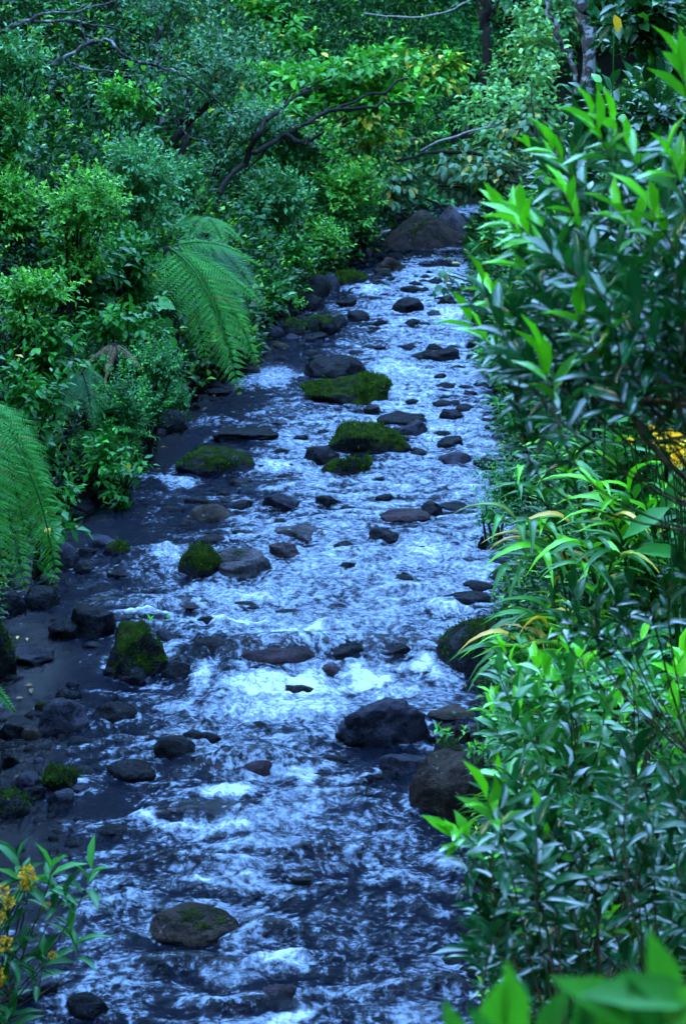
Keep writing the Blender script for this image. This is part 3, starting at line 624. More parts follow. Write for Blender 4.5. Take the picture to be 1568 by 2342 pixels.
M['m_deep'] = leaf_mat('deep_green_leaf', (.006, .055, .014), (.020, .14, .028), (.05, .25, .03), rough=.38)  # deep green leaf colour
M['m_feather'] = leaf_mat('feathery_leaf', (.010, .065, .020), (.028, .17, .035), (.06, .28, .03), rough=.5)
M['m_pale'] = leaf_mat('pale_leaf', (.045, .15, .05), (.12, .32, .10), (.20, .45, .10), yel=(.40, .32, .05))
M['m_shootgreen'] = leaf_mat('green_leathery_leaf', (.009, .085, .012), (.025, .20, .020), (.12, .50, .008), rough=.28, spec=.45, trans=.2, coat=.08)
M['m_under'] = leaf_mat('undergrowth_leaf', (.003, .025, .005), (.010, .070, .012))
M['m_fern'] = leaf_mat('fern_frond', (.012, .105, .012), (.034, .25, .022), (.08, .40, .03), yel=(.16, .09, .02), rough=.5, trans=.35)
M['m_ferndark'] = leaf_mat('dark_fern_frond', (.006, .05, .012), (.016, .12, .026), (.04, .22, .03), yel=(.12, .07, .02), rough=.5)  # darker frond colour that sets two ferns apart
M['m_ginger'] = leaf_mat('ginger_leaf', (.010, .075, .010), (.028, .17, .015), (.09, .36, .01), yel=(.50, .28, .05), rough=.3)
M['m_grass'] = leaf_mat('grass_blade', (.016, .085, .010), (.05, .22, .02), (.14, .40, .03), rough=.45)
M['m_soft'] = leaf_mat('soft_big_leaf', (.010, .08, .016), (.02, .15, .02), (.08, .36, .012), rough=.4, trans=.35)
M['m_orange'] = leaf_mat('orange_flower', (.42, .20, .004), (.60, .34, .01), rough=.6)
M['m_yellow'] = leaf_mat('yellow_flower', (.65, .36, .01), (.90, .60, .02), rough=.6)
def cloud(mb, c, rad, n, sp, g, subs=9, up=.45, over=None, flat=1., core=.35):
    m, tpl, leaf, wr, k, splay, droop, spc, young, yel = SP[sp]
    if over: leaf *= over
    c = np.array(c); rad = np.array(rad, float)
    sd = nrm(g.randn(subs, 3)+[0, -.25, .1]); sc = c+sd*rad*g.uniform(.35, .75, (subs, 1)); sr = rad*g.uniform(.32, .58, (subs, 1))*np.array([1, 1, flat]); st = g.rand(subs)
    i = g.randint(subs, size=n); d = nrm(g.randn(n, 3)+[0, 0, .35]); u = core+(1-core)*g.rand(n, 1)**.5
    p = sc[i]+sr[i]*d*u
    a = nrm(nrm(p-c)*.6+d*.7+np.array([0, 0, up])+g.randn(n, 3)*.25)
    sprigs(mb, p-a*leaf*spc*k*.7, a, g, leaf, k, tpl, wr, splay, droop, spc, young, yel, st[i]*.6+.4*g.rand(n))
    return sc, st
SEED = [100]
def plant(name, label, cat, sp, cx, cy, rx, ry, D=None, off=0., n=None, subs=9, over=None, group=None, lean=.3, trunk=None, stem_r=.025, flat=1., up=.45, base=None, crown='foliage', dens=1., deep=.75, extra=None):
    SEED[0] += 1; g = np.random.RandomState(SEED[0])
    if D is None:
        h_ = hit(cx, cy+ry*.55); D = h_[1]-off
    c = at(cx, cy, D); k = D/F; rad = np.array([rx*k, max(rx*k*deep, .25), ry*k])
    side = -1 if c[0] < (le(c[1])+re_(c[1]))/2 else 1
    if base is None:
        b = np.array([c[0]+side*lean*rad[0], c[1]+.15*rad[1], 0.])
    else: b = np.array(at(*base))
    b[2] = float(terrain(b[0], b[1]))
    if b[2] > c[2]: b = np.array([c[0], c[1]+.3*rad[1], float(terrain(c[0], c[1]+.3*rad[1]))])
    root = empty(name, b); tag(root, label, cat, group)
    leaf = SP[sp][2]*(over or 1); kk = SP[sp][4]
    if n is None:
        px_leaf = leaf*.45*leaf*kk*SP[sp][3]*1.6; area = math.pi*rad[0]*rad[2]+.5*math.pi*rad[0]*rad[1]
        n = int(dens*3.4*area/px_leaf)
    mb = MB(); sc, st = cloud(mb, c, rad, n, sp, g, subs, up, over, flat)
    if not trunk and np.linalg.norm(c-b) > .5*rad[2]:
        cloud(mb, c*.5+b*.5-[0, .1, 0], rad*[.85, .8, 1.0], int(n*.5), sp if sp not in ('small', 'midbright') else 'mid', g, 8, up, (over or 1)*(.6 if sp in ('small', 'midbright') else 1), flat)
    mb.build(crown, M[SP[sp][0]], root)
    mb = MB(); r = trunk or stem_r; sc = sc[:5+subs//6]
    if trunk:
        P = tube(mb, [b-[0, 0, .2], b*.55+c*.45+[0, 0, 0], c+[0, 0, -.15*rad[2]]], trunk, trunk*.5, 8, .02, SEED[0], 5)
        mb.build('trunk', M['bark'], root); mb = MB()
        for s_ in sc: tube(mb, [c+[0, 0, -.25*rad[2]], (c+s_)/2+g.randn(3)*.08*rad, s_], trunk*.4, .006, 5, 0, 0, 3)
        mb.build('branches', M['bark'], root)
    else:
        for s_ in sc: tube(mb, [b+g.randn(3)*[.05, .05, 0]-[0, 0, .1], (b*.5+s_*.5)+[0, 0, .1*rad[2]]+g.randn(3)*.08*rad, s_], r, .005, 5, 0, 0, 4)
        mb.build('stems', M['bark'], root)
    return root, c, rad, g
# ------------------------------------------------------------------ ferns
def frond_mesh(seed, arch=.2, npin=26, wid=.36, nnule=18, droopx=.35):
    g = np.random.RandomState(seed); mb = MB(); t = np.linspace(0, 1, 15)
    curve = lambda q: np.stack([0*q, q, arch*4*q*(1-q)*(1-.3*q)], -1)
    tube(mb, curve(t), .008, .002, 4)
    tp = np.linspace(.10, .985, npin); tp = np.repeat(tp, 2); side = np.tile([-1., 1.], npin)
    Lp = wid*np.clip((1-tp)**.75, .03, 1)*np.minimum(1, (tp+.12)*3.2)*(1+.08*g.randn(len(tp)))
    b = curve(tp); fw = .35+.25*tp
    s_ = np.linspace(.04, 1, nnule)
    # pinna axis points and pinnules
    sx = side[:, None]*Lp[:, None]*s_[None]*np.cos(fw)[:, None]; sy = Lp[:, None]*s_[None]*np.sin(fw)[:, None]; szz = -droopx*Lp[:, None]*s_[None]**1.8*(1+.4*g.randn(len(tp), 1))
    P = b[:, None]+np.stack([sx, sy, szz], -1)
    pd = nrm(np.stack([side*np.cos(fw), np.sin(fw), -droopx*np.ones_like(fw)*.8], -1))
    q = np.cross(pd, [0, 0, 1.]); q = nrm(q)
    nl = (.027*np.clip(1.15-s_, .12, 1)*np.minimum(1, s_*6))[None]*(Lp/wid+.35)[:, None]*1.15
    for sg in (-1, 1):
        d = nrm(q[:, None]*sg+pd[:, None]*.45)+np.zeros((len(tp), nnule, 3))
        put_leaves(mb, 'far', P.reshape(-1, 3), d.reshape(-1, 3), np.tile([0, 0, 1.], (P.shape[0]*nnule, 1)), nl.ravel(), .42, np.stack([g.rand(nl.size)*.4+np.repeat(g.rand(len(tp)), nnule)*.5, (np.repeat(tp, nnule) > .6)*.3*g.rand(nl.size), (np.repeat(g.rand(len(tp)), nnule) < .07)*.8*g.rand(nl.size)+(np.repeat(tp, nnule) > .93)*.3], -1))
    me = mb.mesh('frond'); me.materials.append(M['m_fern']); return me
FR = [frond_mesh(1, .16), frond_mesh(2, .24, wid=.38), frond_mesh(3, .10, wid=.30), frond_mesh(4, .3, wid=.34, droopx=.7)]
from mathutils import Matrix, Vector
def fern(name, label, crown, tips, trunk=None, group=None, brown=()):
    o_ = at(*crown); b = o_.copy(); b[2] = min(float(terrain(b[0], b[1])), b[2])
    root = empty(name, b); tag(root, label, 'fern', group)
    mb = MB(); tube(mb, [b-[0, 0, .2], (b+o_)/2+[.03, 0, 0], o_], trunk or .05, (trunk or .05)*.8, 8, .01, 3, 5); mb.build('trunk', M['bark'], root)
    for i, tp in enumerate(tips):
        e = at(*tp[:3]); d = e-o_; L = np.linalg.norm(d); y = d/L
        up = np.array(tp[4] if len(tp) > 4 else (0, -.35, 1.)); x = nrm(np.cross(y, up)); z = np.cross(x, y)
        me = FR[tp[3] if len(tp) > 3 else i % 4]
        f = bpy.data.objects.new('frond', me); col.objects.link(f); f.parent = root
        Mx = Matrix([[x[0], y[0], z[0], 0], [x[1], y[1], z[1], 0], [x[2], y[2], z[2], 0], [0, 0, 0, 1]])
        f.matrix_local = Matrix.Translation(Vector(o_-b))@Mx@Matrix.Scale(L, 4)
    return root
# ------------------------------------------------------------------ long-leaved and shoot-bearing plants
def shoots_plant(name, label, cat, lst, base, D0, leaf=.12, kk=18, wr=.34, seed=1, group=None, sp='shoot', rb=.03, spacing=.13, limbs=1, young=None, arch=.15, splay=.95, matn=None):
    """lst: (px, py, D, young?) tips of shoots; stems run back to the base"""
    g = np.random.RandomState(seed); b = np.array(at(*base)) if len(base) == 3 else np.array(base[:3])
    b[2] = min(b[2], float(terrain(b[0], b[1]))); root = empty(name, b); tag(root, label, cat, group)
    T = np.array([at(*q[:3]) for q in lst]); cen = T.mean(0)
    nl = max(1, limbs); far = T[g.choice(len(T), nl, replace=False)]
    hubs = b*.38+far*.62-[0, 0, .1]; mb = MB(); mb2 = MB()
    for h_ in hubs: tube(mb, [b-[0, 0, .1], b*.6+h_*.4+g.randn(3)*.05, h_], rb, rb*.55, 7, 0, 0, 5)
    A = []; P = []
    for i, tip in enumerate(T):
        h_ = hubs[np.argmin(np.linalg.norm(hubs-tip, axis=1))]; L = leaf*spacing*kk
        d = nrm(tip-h_); a = nrm(d*.7+np.array([-.16, -.1, .36])+g.randn(3)*.24); s_ = tip-a*L
        tube(mb2, [h_, h_*.45+s_*.55-[0, 0, arch*np.linalg.norm(s_-h_)*.5], s_, tip], rb*.26, .0025, 5, 0, 0, 4)
        A.append(a); P.append(s_)
    mb.build('limbs' if nl > 1 else 'stem', M['twig'], root); mb2.build('twigs', M['twig'], root)
    mb = MB(); yy = np.array([q[3] if len(q) > 3 else (young if young is not None else .5) for q in lst], float)
    A = np.array(A); P = np.array(P)
    for flag in np.unique(yy):
        k = yy == flag
        sprigs(mb, P[k], A[k], g, leaf, kk, 'lance', wr, splay, .02, spacing, 1. if flag > 0 else 0., 0, None if flag < 1 else None, True, .02)
    mb.build('foliage', M[matn or SP[sp][0]], root); return root, hubs
def blades_plant(name, label, cat, base, tips, blade=.40, wr=.19, k=9, seed=1, group=None, yel=.08, young=.2, matn='m_ginger'):
    g = np.random.RandomState(seed); b = np.array(at(*base)); b[2] = min(b[2], float(terrain(b[0], b[1])))
    root = empty(name, b); tag(root, label, cat, group); ms = MB(); ml = MB()
    for tp in tips:
        e = at(*tp); s_ = b+g.randn(3)*[.15, .15, 0]; mid = (s_+e)/2+[0, 0, .22*np.linalg.norm(e-s_)]
        P = tube(ms, [s_, mid, e], .012, .005, 5, 0, 0, 8); T = nrm(np.gradient(P, axis=0))
        idx = np.linspace(len(P)*.3, len(P)-1, k).astype(int); sd = np.where(np.arange(k) % 2, 1, -1)
        lat = nrm(np.cross(T[idx], [0, 0, 1.])); d = T[idx]*.75+lat*sd[:, None]*.65+g.randn(k, 3)*.12+[0, 0, .12]
        tone = np.stack([g.rand(k), (g.rand(k) < young)*1., (g.rand(k) < yel)*g.rand(k)], -1)
        put_leaves(ml, 'blade', P[idx], d, np.tile([0, -.15, 1.], (k, 1))+g.randn(k, 3)*.15, blade*(.6+.5*g.rand(k)), wr, tone)
    ms.build('stems', M['m_grass'], root); ml.build('leaves', M[matn], root); return root
def big_leaves(name, label, cat, base, lst, tpl='oval', wr=.6, seed=1, matn='m_soft', group=None, r=.01, young=0.):
    """lst: (px, py, D, length m, (direction px, py), up)"""
    g = np.random.RandomState(seed); b = np.array(at(*base)); b[2] = min(b[2], float(terrain(b[0], b[1])))
    root = empty(name, b); tag(root, label, cat, group); ms = MB()
    for q in lst:
        px, py, D, L, (dx, dy) = q[:5]; p = at(px, py, D); d = nrm(np.array([dx, -.25 if len(q) < 7 else q[6], -dy])); up = np.array(q[5] if len(q) > 5 and q[5] is not None else (0, -.7, .8))
        tube(ms, [b, (b+p)/2+[0, 0, .12*np.linalg.norm(b-p)], p], r, r*.4, 5, 0, 0, 5)
        ml = MB(); yv = young if not callable(young) else young(g)
        put_leaves(ml, tpl, p[None], d[None], up[None], np.array([L]), wr, np.array([[g.rand(), yv, 0]])); ml.build('leaf', M[matn], root)
    ms.build('stems', M['m_grass'], root); return root
# ------------------------------------------------------------------ left bank
GL = 'shrubs and trees on the left bank'; GR = 'shrubs and trees on the right bank'; GB = 'trees and shrubs at the head of the stream'
def pl(name, label, cat, sp, *a, **k): k.setdefault('group', GL); return plant(name, label, cat, sp, *a, **k)
# back wall of forest, deepest first
pl('forest_tree', 'deep green tree with hanging vines at the top centre of the forest', 'tree', 'deep', 760, -20, 170, 130, D=66, group=GB, trunk=.12)
pl('forest_tree', 'dark shaded tree behind the yellow leaved spray, top middle', 'tree', 'deep', 960, 60, 150, 150, D=64, group=GB, trunk=.12, dens=.8)
pl('forest_tree', 'dark tree in the shadowed hollow behind the bare dark trunk', 'tree', 'deep', 1080, 180, 130, 150, D=60, group=GB, trunk=.12)
pl('forest_tree', 'pale misty green tree at the top right behind the mottled trunk', 'tree', 'pale', 1250, 40, 130, 130, D=62, group=GB, trunk=.1, over=1.1)
pl('forest_tree', 'dark blue green hollow of foliage behind the arching canopy', 'tree', 'deep', 930, 260, 160, 110, D=56, group=GB, trunk=.1)
pl('forest_tree', 'mid green tree above the leaf canopy at the top, left of centre', 'tree', 'mid', 560, -10, 170, 110, D=52, group=GB, trunk=.12, over=1.3)
pl('forest_shrub', 'dull green shrub at the far bend behind the peaked boulder', 'shrub', 'mid', 960, 410, 150, 80, D=54, group=GB)
pl('forest_shrub', 'shrub in shade at the far right bend of the stream', 'shrub', 'deep', 1150, 430, 140, 90, D=52, group=GB)
pl('forest_tree', 'light leaved tree standing right of the bare dark trunk', 'tree', 'pale', 1190, 180, 110, 150, D=50, group=GB, trunk=.08, dens=.7)
pl('forest_tree', 'pale green broad leaved tree right of the stream head', 'tree', 'pale', 1130, 300, 120, 110, D=47, group=GB, trunk=.07)
pl('forest_tree', 'light green tree in front of the white mottled trunk', 'tree', 'pale', 1250, 260, 80, 130, D=46, group=GB, trunk=.06)
# leaf canopy leaning across the stream, upper middle
t, c, r, g = pl('leaning_tree', 'leaning tree whose layered bright crown reaches over the stream', 'tree', 'canopy', 800, 150, 190, 60, D=41, subs=14, flat=.5, lean=2.4, stem_r=.03, base=(480, 560, 38))
for pts, r0 in (([(500, 445, 37), (560, 370, 38), (640, 315, 39), (720, 270, 40), (800, 235, 41), (930, 180, 42)], .048), ([(640, 315, 39), (700, 325, 39), (740, 300, 39)], .05), ([(560, 380, 38), (600, 290, 38), (640, 250, 39), (700, 200, 40)], .05), ([(720, 270, 40), (860, 240, 41), (940, 235, 42)], .035), ([(440, 680, 35), (452, 610, 36), (468, 550, 36.4), (482, 495, 36.8), (502, 443, 37)], .075)):
    mb = MB(); tube(mb, [at(q[0], q[1], q[2]-3.5) for q in pts], r0, r0*.45, 7, .03, 5, 5); mb.build('branch', M['bark'], t)
mb = MB(); cloud(mb, at(690, 190, 41), [1.3, 1.2, .45], 260, 'canopy', g, 9, flat=.5); cloud(mb, at(870, 230, 41), [1.1, 1., .4], 200, 'canopy', g, 8, flat=.5); mb.build('crown_layer', M['m_canopy'], t)
pl('leaning_tree', 'spray of drooping leaves turning yellow at the end of the canopy', 'tree', 'canopyyel', 1000, 165, 95, 65, D=43, subs=9, flat=.7, base=(700, 520, 44), group=GB)
pl('leaning_tree', 'mid green drooping branch under the yellowing spray', 'tree', 'canopyyel', 850, 290, 130, 60, D=44, subs=10, flat=.7, base=(640, 560, 43), group=GB, dens=.7)
# grey twiggy tree
t, c, r, g = pl('twiggy_tree', 'twiggy tree with small greyish leaves and lichen pale branches', 'tree', 'tiny', 520, 180, 150, 160, D=33, subs=18, trunk=.07, base=(340, 560, 33), dens=.55, over=1.2)
for pts, r0 in (([(-60, 95, 27), (40, 60, 27), (100, 32, 27), (200, 20, 28), (270, 0, 28)], .055), ([(70, 48, 27), (150, 50, 27), (270, 68, 28), (360, 110, 29)], .035), ([(70, 160, 27), (140, 140, 27), (200, 100, 27), (240, 90, 28), (290, 130, 28), (360, 148, 29), (430, 180, 29), (500, 235, 30), (540, 280, 30)], .05),
                ([(165, 145, 27), (240, 165, 27), (318, 178, 28)], .028), ([(318, 178, 28), (345, 225, 28), (400, 280, 29), (450, 318, 29), (498, 331, 29)], .024), ([(350, 150, 29), (390, 120, 29), (388, 85, 29)], .02), ([(200, 105, 27), (190, 40, 27), (230, -20, 27)], .02)):
    mb = MB(); tube(mb, [at(*q) for q in pts], r0*.62, r0*.22, 7, .012, 9, 4); mb.build('branch', M['palebark'], t)
pl('twiggy_tree', 'greyish small leaved crown hanging lowest over the leaning branches', 'tree', 'tiny', 600, 270, 110, 60, D=36, subs=12, base=(470, 560, 36), dens=.8, over=1.2)
pl('twiggy_tree', 'thin grey green crown at the very top left of centre', 'tree', 'tiny', 400, 40, 130, 80, D=37, subs=12, base=(330, 560, 37), dens=.6, over=1.3)
pl('bank_tree', 'bright broad leaved tree behind the grey twiggy crown', 'tree', 'canopy', 600, 90, 120, 110, D=48, trunk=.08, base=(560, 500, 48))
pl('bank_tree', 'mossy dark tree with mixed leaves filling the top left corner', 'tree', 'mid', 60, 60, 150, 120, D=36, trunk=.1, dens=.9)
pl('bank_tree', 'dark tree under the lichen branches at the left edge', 'tree', 'deep', 130, 190, 170, 110, D=38, trunk=.1)
pl('bank_tree', 'dark crown filling the gap left of the pale spotted trunk', 'tree', 'deep', 300, 120, 130, 110, D=40, trunk=.08)
pl('bank_shrub', 'deep green shrub around the foot of the pale spotted trunk', 'shrub', 'deep', 420, 270, 140, 100, D=40)
pl('bank_shrub', 'vivid yellow green shrub behind the mossy leaning stump', 'shrub', 'midbright', 300, 245, 85, 60, D=30, dens=1.4)
pl('bank_shrub', 'small vivid green shrub left of the mossy stump', 'shrub', 'midbright', 190, 225, 45, 40, D=34)
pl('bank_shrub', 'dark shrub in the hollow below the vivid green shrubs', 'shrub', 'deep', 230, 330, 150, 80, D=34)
pl('bank_shrub', 'greyish green bush at the left edge high on the bank', 'shrub', 'smallb', 30, 130, 90, 80, D=27, over=1.1, subs=16, dens=1.4)
pl('bank_shrub', 'pale green bush cut by the left edge below the grey one', 'shrub', 'small', 10, 270, 70, 60, D=27, dens=1.5)
pl('bank_shrub', 'olive bush on the left above the light green leafy mound', 'shrub', 'mid', 100, 330, 90, 70, D=31)
# trunks
def bare_trunk(label, pts, r0, r1, m='bark', cat='tree', name='slender_tree', limbs=(), group=GB):
    P = [at(*q) for q in pts]; b = P[0].copy(); b[2] = min(b[2], float(terrain(b[0], b[1])))-.1; root = empty(name, b); tag(root, label, cat, group)
    mb = MB(); tube(mb, [b]+P, r0, r1, 10, .03, 4, 5); mb.build('trunk', M[m], root)
    for q in limbs: mb = MB(); tube(mb, [at(*z) for z in q], r1*.7, r1*.15, 6, .02, 4, 4); mb.build('limb', M[m], root)
bare_trunk('bare dark trunk standing in the hollow at the top of the picture', [(1112, 140, 52), (1108, 60, 52), (1110, 0, 52), (1106, -60, 52)], .13, .10, limbs=[[(1110, 60, 52), (1130, 20, 52), (1150, -20, 52)], [(1108, 50, 52), (1095, 20, 52), (1080, -30, 52)]])
bare_trunk('thick trunk mottled white with lichen near the top right', [(1345, 160, 40), (1338, 60, 40), (1330, 10, 40), (1322, -60, 40)], .13, .11, 'palebark')
bare_trunk('slender slanting pale trunk left of the mottled trunk', [(1315, 190, 44), (1290, 110, 44), (1255, 30, 44), (1240, -40, 44)], .055, .045, 'palebark')
bare_trunk('slim pale spotted trunk behind the twiggy tree', [(370, 330, 37), (368, 240, 37), (362, 150, 37), (366, 60, 37)], .08, .06, 'palebark', group=GL)
bare_trunk('short dark stump with ferny moss left of the spotted trunk', [(212, 310, 33), (218, 240, 33), (222, 190, 33)], .09, .05, group=GL)
bare_trunk('thin dark stem right of the spotted trunk', [(410, 390, 36), (418, 310, 36), (430, 230, 36), (440, 190, 36)], .08, .04, group=GL, limbs=[[(415, 330, 36), (450, 260, 36), (458, 220, 36)]])
bare_trunk('thin black stem low behind the blue green bush', [(345, 330, 36), (335, 280, 36), (325, 240, 36)], .06, .04, group=GL)
# middle left
pl('bank_shrub', 'wide fresh green leafy slope left of the far boulder', 'shrub', 'midbright', 700, 350, 120, 80, D=43, off=1, subs=14)
pl('bank_shrub', 'pale green tangle hanging to the water left of the far boulder', 'shrub', 'small', 790, 440, 100, 90, subs=14, off=.5, over=1.3)
pl('bank_shrub', 'blue green leafy mass below the leaning tree branches', 'shrub', 'smallb', 640, 470, 110, 90, off=.8, subs=14, over=1.3)
pl('bank_shrub', 'fresh green bush just above the grassy far left waterline', 'shrub', 'small', 740, 545, 90, 55, off=.6, over=1.2)
pl('bank_shrub', 'dark leafy bank directly above the lichen covered boulder', 'shrub', 'mid', 640, 590, 90, 65, off=.6)
pl('bank_shrub', 'overhanging leaves at the waterline left of the lichen boulder', 'shrub', 'mid', 620, 672, 60, 44, off=.4)
pl('bank_shrub', 'bright vine covered slope right of the dark leaning branches', 'shrub', 'vine', 570, 430, 95, 65, D=39, dens=1.2, over=1.4)
pl('bank_shrub', 'vine leaves scrambling below the pale topped round bush', 'shrub', 'vine', 550, 520, 95, 65, D=35, over=1.3)
pl('bank_shrub', 'round bush with a pale flowering top in the left middle', 'shrub', 'smallb', 315, 395, 120, 88, D=28, subs=28, over=.95, dens=1.6, deep=.9)
pl('bank_shrub', 'small dull bush between the round bush and the leaning branches', 'shrub', 'smallb', 435, 395, 45, 55, D=32)
pl('bank_shrub', 'dense light green bush with tiny leaves on the left', 'shrub', 'small', 185, 475, 110, 92, D=25.5, subs=26, dens=1.7, deep=.9)
pl('bank_shrub', 'yellow green bush cut by the left edge beside the dense light one', 'shrub', 'small', 30, 470, 100, 90, D=26, subs=22, dens=1.5)
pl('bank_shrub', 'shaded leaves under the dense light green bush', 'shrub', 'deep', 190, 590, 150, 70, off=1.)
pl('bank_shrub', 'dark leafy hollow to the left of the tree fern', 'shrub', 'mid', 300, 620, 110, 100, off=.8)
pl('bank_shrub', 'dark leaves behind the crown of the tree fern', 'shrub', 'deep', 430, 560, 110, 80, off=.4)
pl('bank_shrub', 'glittering small leaved bush low on the left edge', 'shrub', 'small', 90, 668, 115, 55, D=22.5, subs=20, dens=1.5)
pl('bank_shrub', 'broad leaved tangle below the glittering left bush', 'shrub', 'broad', 110, 780, 120, 70, D=22.5, over=.75)
pl('bank_shrub', 'dark broad leaves in the middle of the left bank', 'shrub', 'broad', 290, 740, 110, 70, D=24.5, over=.7)
pl('bank_shrub', 'mixed leaves over the bank left of the fern thicket', 'shrub', 'mid', 90, 890, 110, 90, D=21)
pl('bank_shrub', 'feathery bush drooping out over the water in mid left', 'shrub', 'feather', 345, 828, 95, 42, D=23.6, subs=18, over=1.3, dens=1.6)
pl('bank_shrub', 'hanging mat of feathery green above the shaded left waterline', 'shrub', 'feather', 275, 945, 82, 115, D=22.2, subs=26, over=1.25, dens=1.5)
pl('bank_shrub', 'small leaved shrub trailing to the water at the left bend', 'shrub', 'mid', 245, 1040, 60, 60, D=21.6, over=.8)
pl('bank_shrub', 'little seedling bush at the foot of the left bank', 'shrub', 'mid', 160, 1130, 34, 28, D=20.8, over=.8)
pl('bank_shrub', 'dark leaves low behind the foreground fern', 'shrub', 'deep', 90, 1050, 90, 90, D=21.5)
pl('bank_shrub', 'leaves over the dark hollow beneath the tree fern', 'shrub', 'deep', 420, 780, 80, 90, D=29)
# fringe of leaves leaning out over the left waterline
for cx, cy, rx, ry, D, sp, lab in ((395, 905, 55, 34, 25.6, 'feather', 'feathery fringe over the black undercut below the tree fern'), (300, 1075, 44, 30, 21.2, 'mid', 'leafy fringe touching the water above the wide mossy crested boulder'),
  (590, 740, 40, 26, 31.6, 'mid', 'leaves leaning over the blue grey cobbles'), (660, 700, 40, 28, 33.5, 'small', 'fresh leaves drooping beside the lichen covered boulder'), (770, 585, 50, 26, 41, 'small', 'pale leaves touching the far left waterline'),
  (120, 1200, 46, 30, 18.6, 'deep', 'dark leaves drooping behind the purplish boulder'), (845, 545, 36, 26, 43, 'mid', 'leaves beside the bleached driftwood')):
    pl('bank_shrub', lab, 'shrub', sp, cx, cy, rx, ry, D=D, subs=9, over=.8 if sp != 'feather' else 1.2, lean=1.2, dens=1.2, flat=.7)
# tree ferns
fern('tree_fern', 'large tree fern whose bright fronds hang down to the water', (385, 565, 26.6), [(548, 905, 25.6, 1), (592, 842, 26.2, 0), (606, 705, 26.4, 2), (470, 835, 26, 1), (520, 820, 26.2, 3), (575, 770, 26.3, 2), (600, 610, 27, 0), (430, 720, 26.3, 3), (330, 620, 26.6, 2)], trunk=.09, group='ferns')
fern('tree_fern', 'tree fern with sweeping pale green fronds cut by the left edge', (-70, 905, 15.4), [(118, 1190, 15, 1), (128, 1345, 15.1, 3), (60, 1352, 14.8, 0), (10, 1350, 14.6, 3), (-20, 1340, 14.4, 1), (108, 1130, 15.2, 0), (60, 1230, 14.9, 3), (122, 1260, 15.3, 2), (30, 1130, 15.1, 1), (70, 1010, 15.6, 0), (0, 1230, 14.6, 3)], trunk=.07, group='ferns')
fern('bank_fern', 'fern frond tip poking in at the left edge above the grey boulder', (-150, 1500, 14), [(38, 1632, 14, 0), (-20, 1620, 13.8, 2), (-60, 1560, 14, 1), (-200, 1600, 14, 0)], group='ferns')
fern('bank_fern', 'dark fern drooping beside the feathery mat on the left bank', (190, 850, 22.2), [(150, 960, 22, 0), (215, 980, 21.8, 1), (100, 930, 22, 2), (250, 900, 22, 3), (130, 1010, 21.8, 3)], group='ferns')
fern('bank_fern', 'fern with fronds spreading at the waterline above the seedling bush', (205, 985, 22.2), [(300, 1050, 21.8, 0), (265, 1075, 21.6, 1), (210, 1085, 21.6, 2), (150, 1060, 21.8, 3), (310, 990, 21.8, 2)], group='ferns')
f_ = fern('bank_fern', 'withering fern with brownish fronds above the feathery bush', (262, 785, 22.8), [(180, 850, 22.3, 3), (240, 880, 22.2, 0), (330, 850, 22.3, 3)], group='ferns')
m_b = leaf_mat('withered_frond', (.06, .035, .015), (.14, .085, .04), (.14, .12, .03), rough=.6); mef = FR[2].copy(); mef.materials.clear(); mef.materials.append(m_b)
for c_ in f_.children:
    if c_.name.startswith('frond'): c_.data = mef; c_.scale = (c_.scale[0]*.4, c_.scale[1], c_.scale[2]*.5); c_['label'] = 'brown withered frond'
fern('tree_fern', 'second tree fern whose soft fronds droop beside the larger one', (470, 545, 28.4), [(612, 712, 27.6, 2), (560, 735, 27.4, 2), (505, 700, 27.4, 3)], trunk=.07, group='ferns')
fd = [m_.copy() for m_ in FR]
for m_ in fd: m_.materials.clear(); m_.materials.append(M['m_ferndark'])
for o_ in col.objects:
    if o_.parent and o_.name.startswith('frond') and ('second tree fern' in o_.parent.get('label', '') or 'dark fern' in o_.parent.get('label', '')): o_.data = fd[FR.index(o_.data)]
fern('bank_fern', 'ferns fanning out above the crown of the large tree fern', (470, 500, 30), [(520, 590, 29, 0), (420, 600, 29, 1), (560, 560, 29.5, 2), (380, 560, 29.5, 3), (500, 450, 30, 0)], group='ferns')
# broken branch and driftwood
def stick(name, label, pts, r0, r1, m, cat='branch', group=None, subs_=()):
    P = [at(*q) for q in pts]; root = empty(name, P[0]); tag(root, label, cat, group); mb = MB(); tube(mb, P, r0, r1, 7, .01, 3, 4); mb.build('wood', M[m], root)
    for q in subs_: mb = MB(); tube(mb, [at(*z) for z in q], r1*.8, r1*.3, 5, 0, 0, 3); mb.build('side_twig', M[m], root)
gb = G(852, 562)
stick('driftwood', 'bleached driftwood branch lying against the far boulder', [(850, 566, gb[1]), (856, 548, gb[1]+.2), (872, 534, gb[1]+.3), (892, 526, gb[1]+.4)], .05, .03, 'deadwood')
stick('bare_branch', 'long thin bare twig reaching over the far right bend', [(960, 345, 46), (1000, 325, 46), (1060, 305, 46), (1130, 285, 46), (1190, 265, 46), (1250, 262, 46)], .02, .03, 'deadwood')
stick('hanging_vine', 'thin vine sagging between the trees at the top centre', [(830, 30, 52), (900, 38, 52), (980, 36, 52), (1040, 18, 52), (1090, -10, 52)], .018, .018, 'deadwood', 'vine')
stick('bare_branch', 'dark thin twig arching over the stream at the olive leaves', [(990, 315, 45), (900, 322, 45), (830, 345, 45), (800, 360, 45)], .02, .01, 'twig')
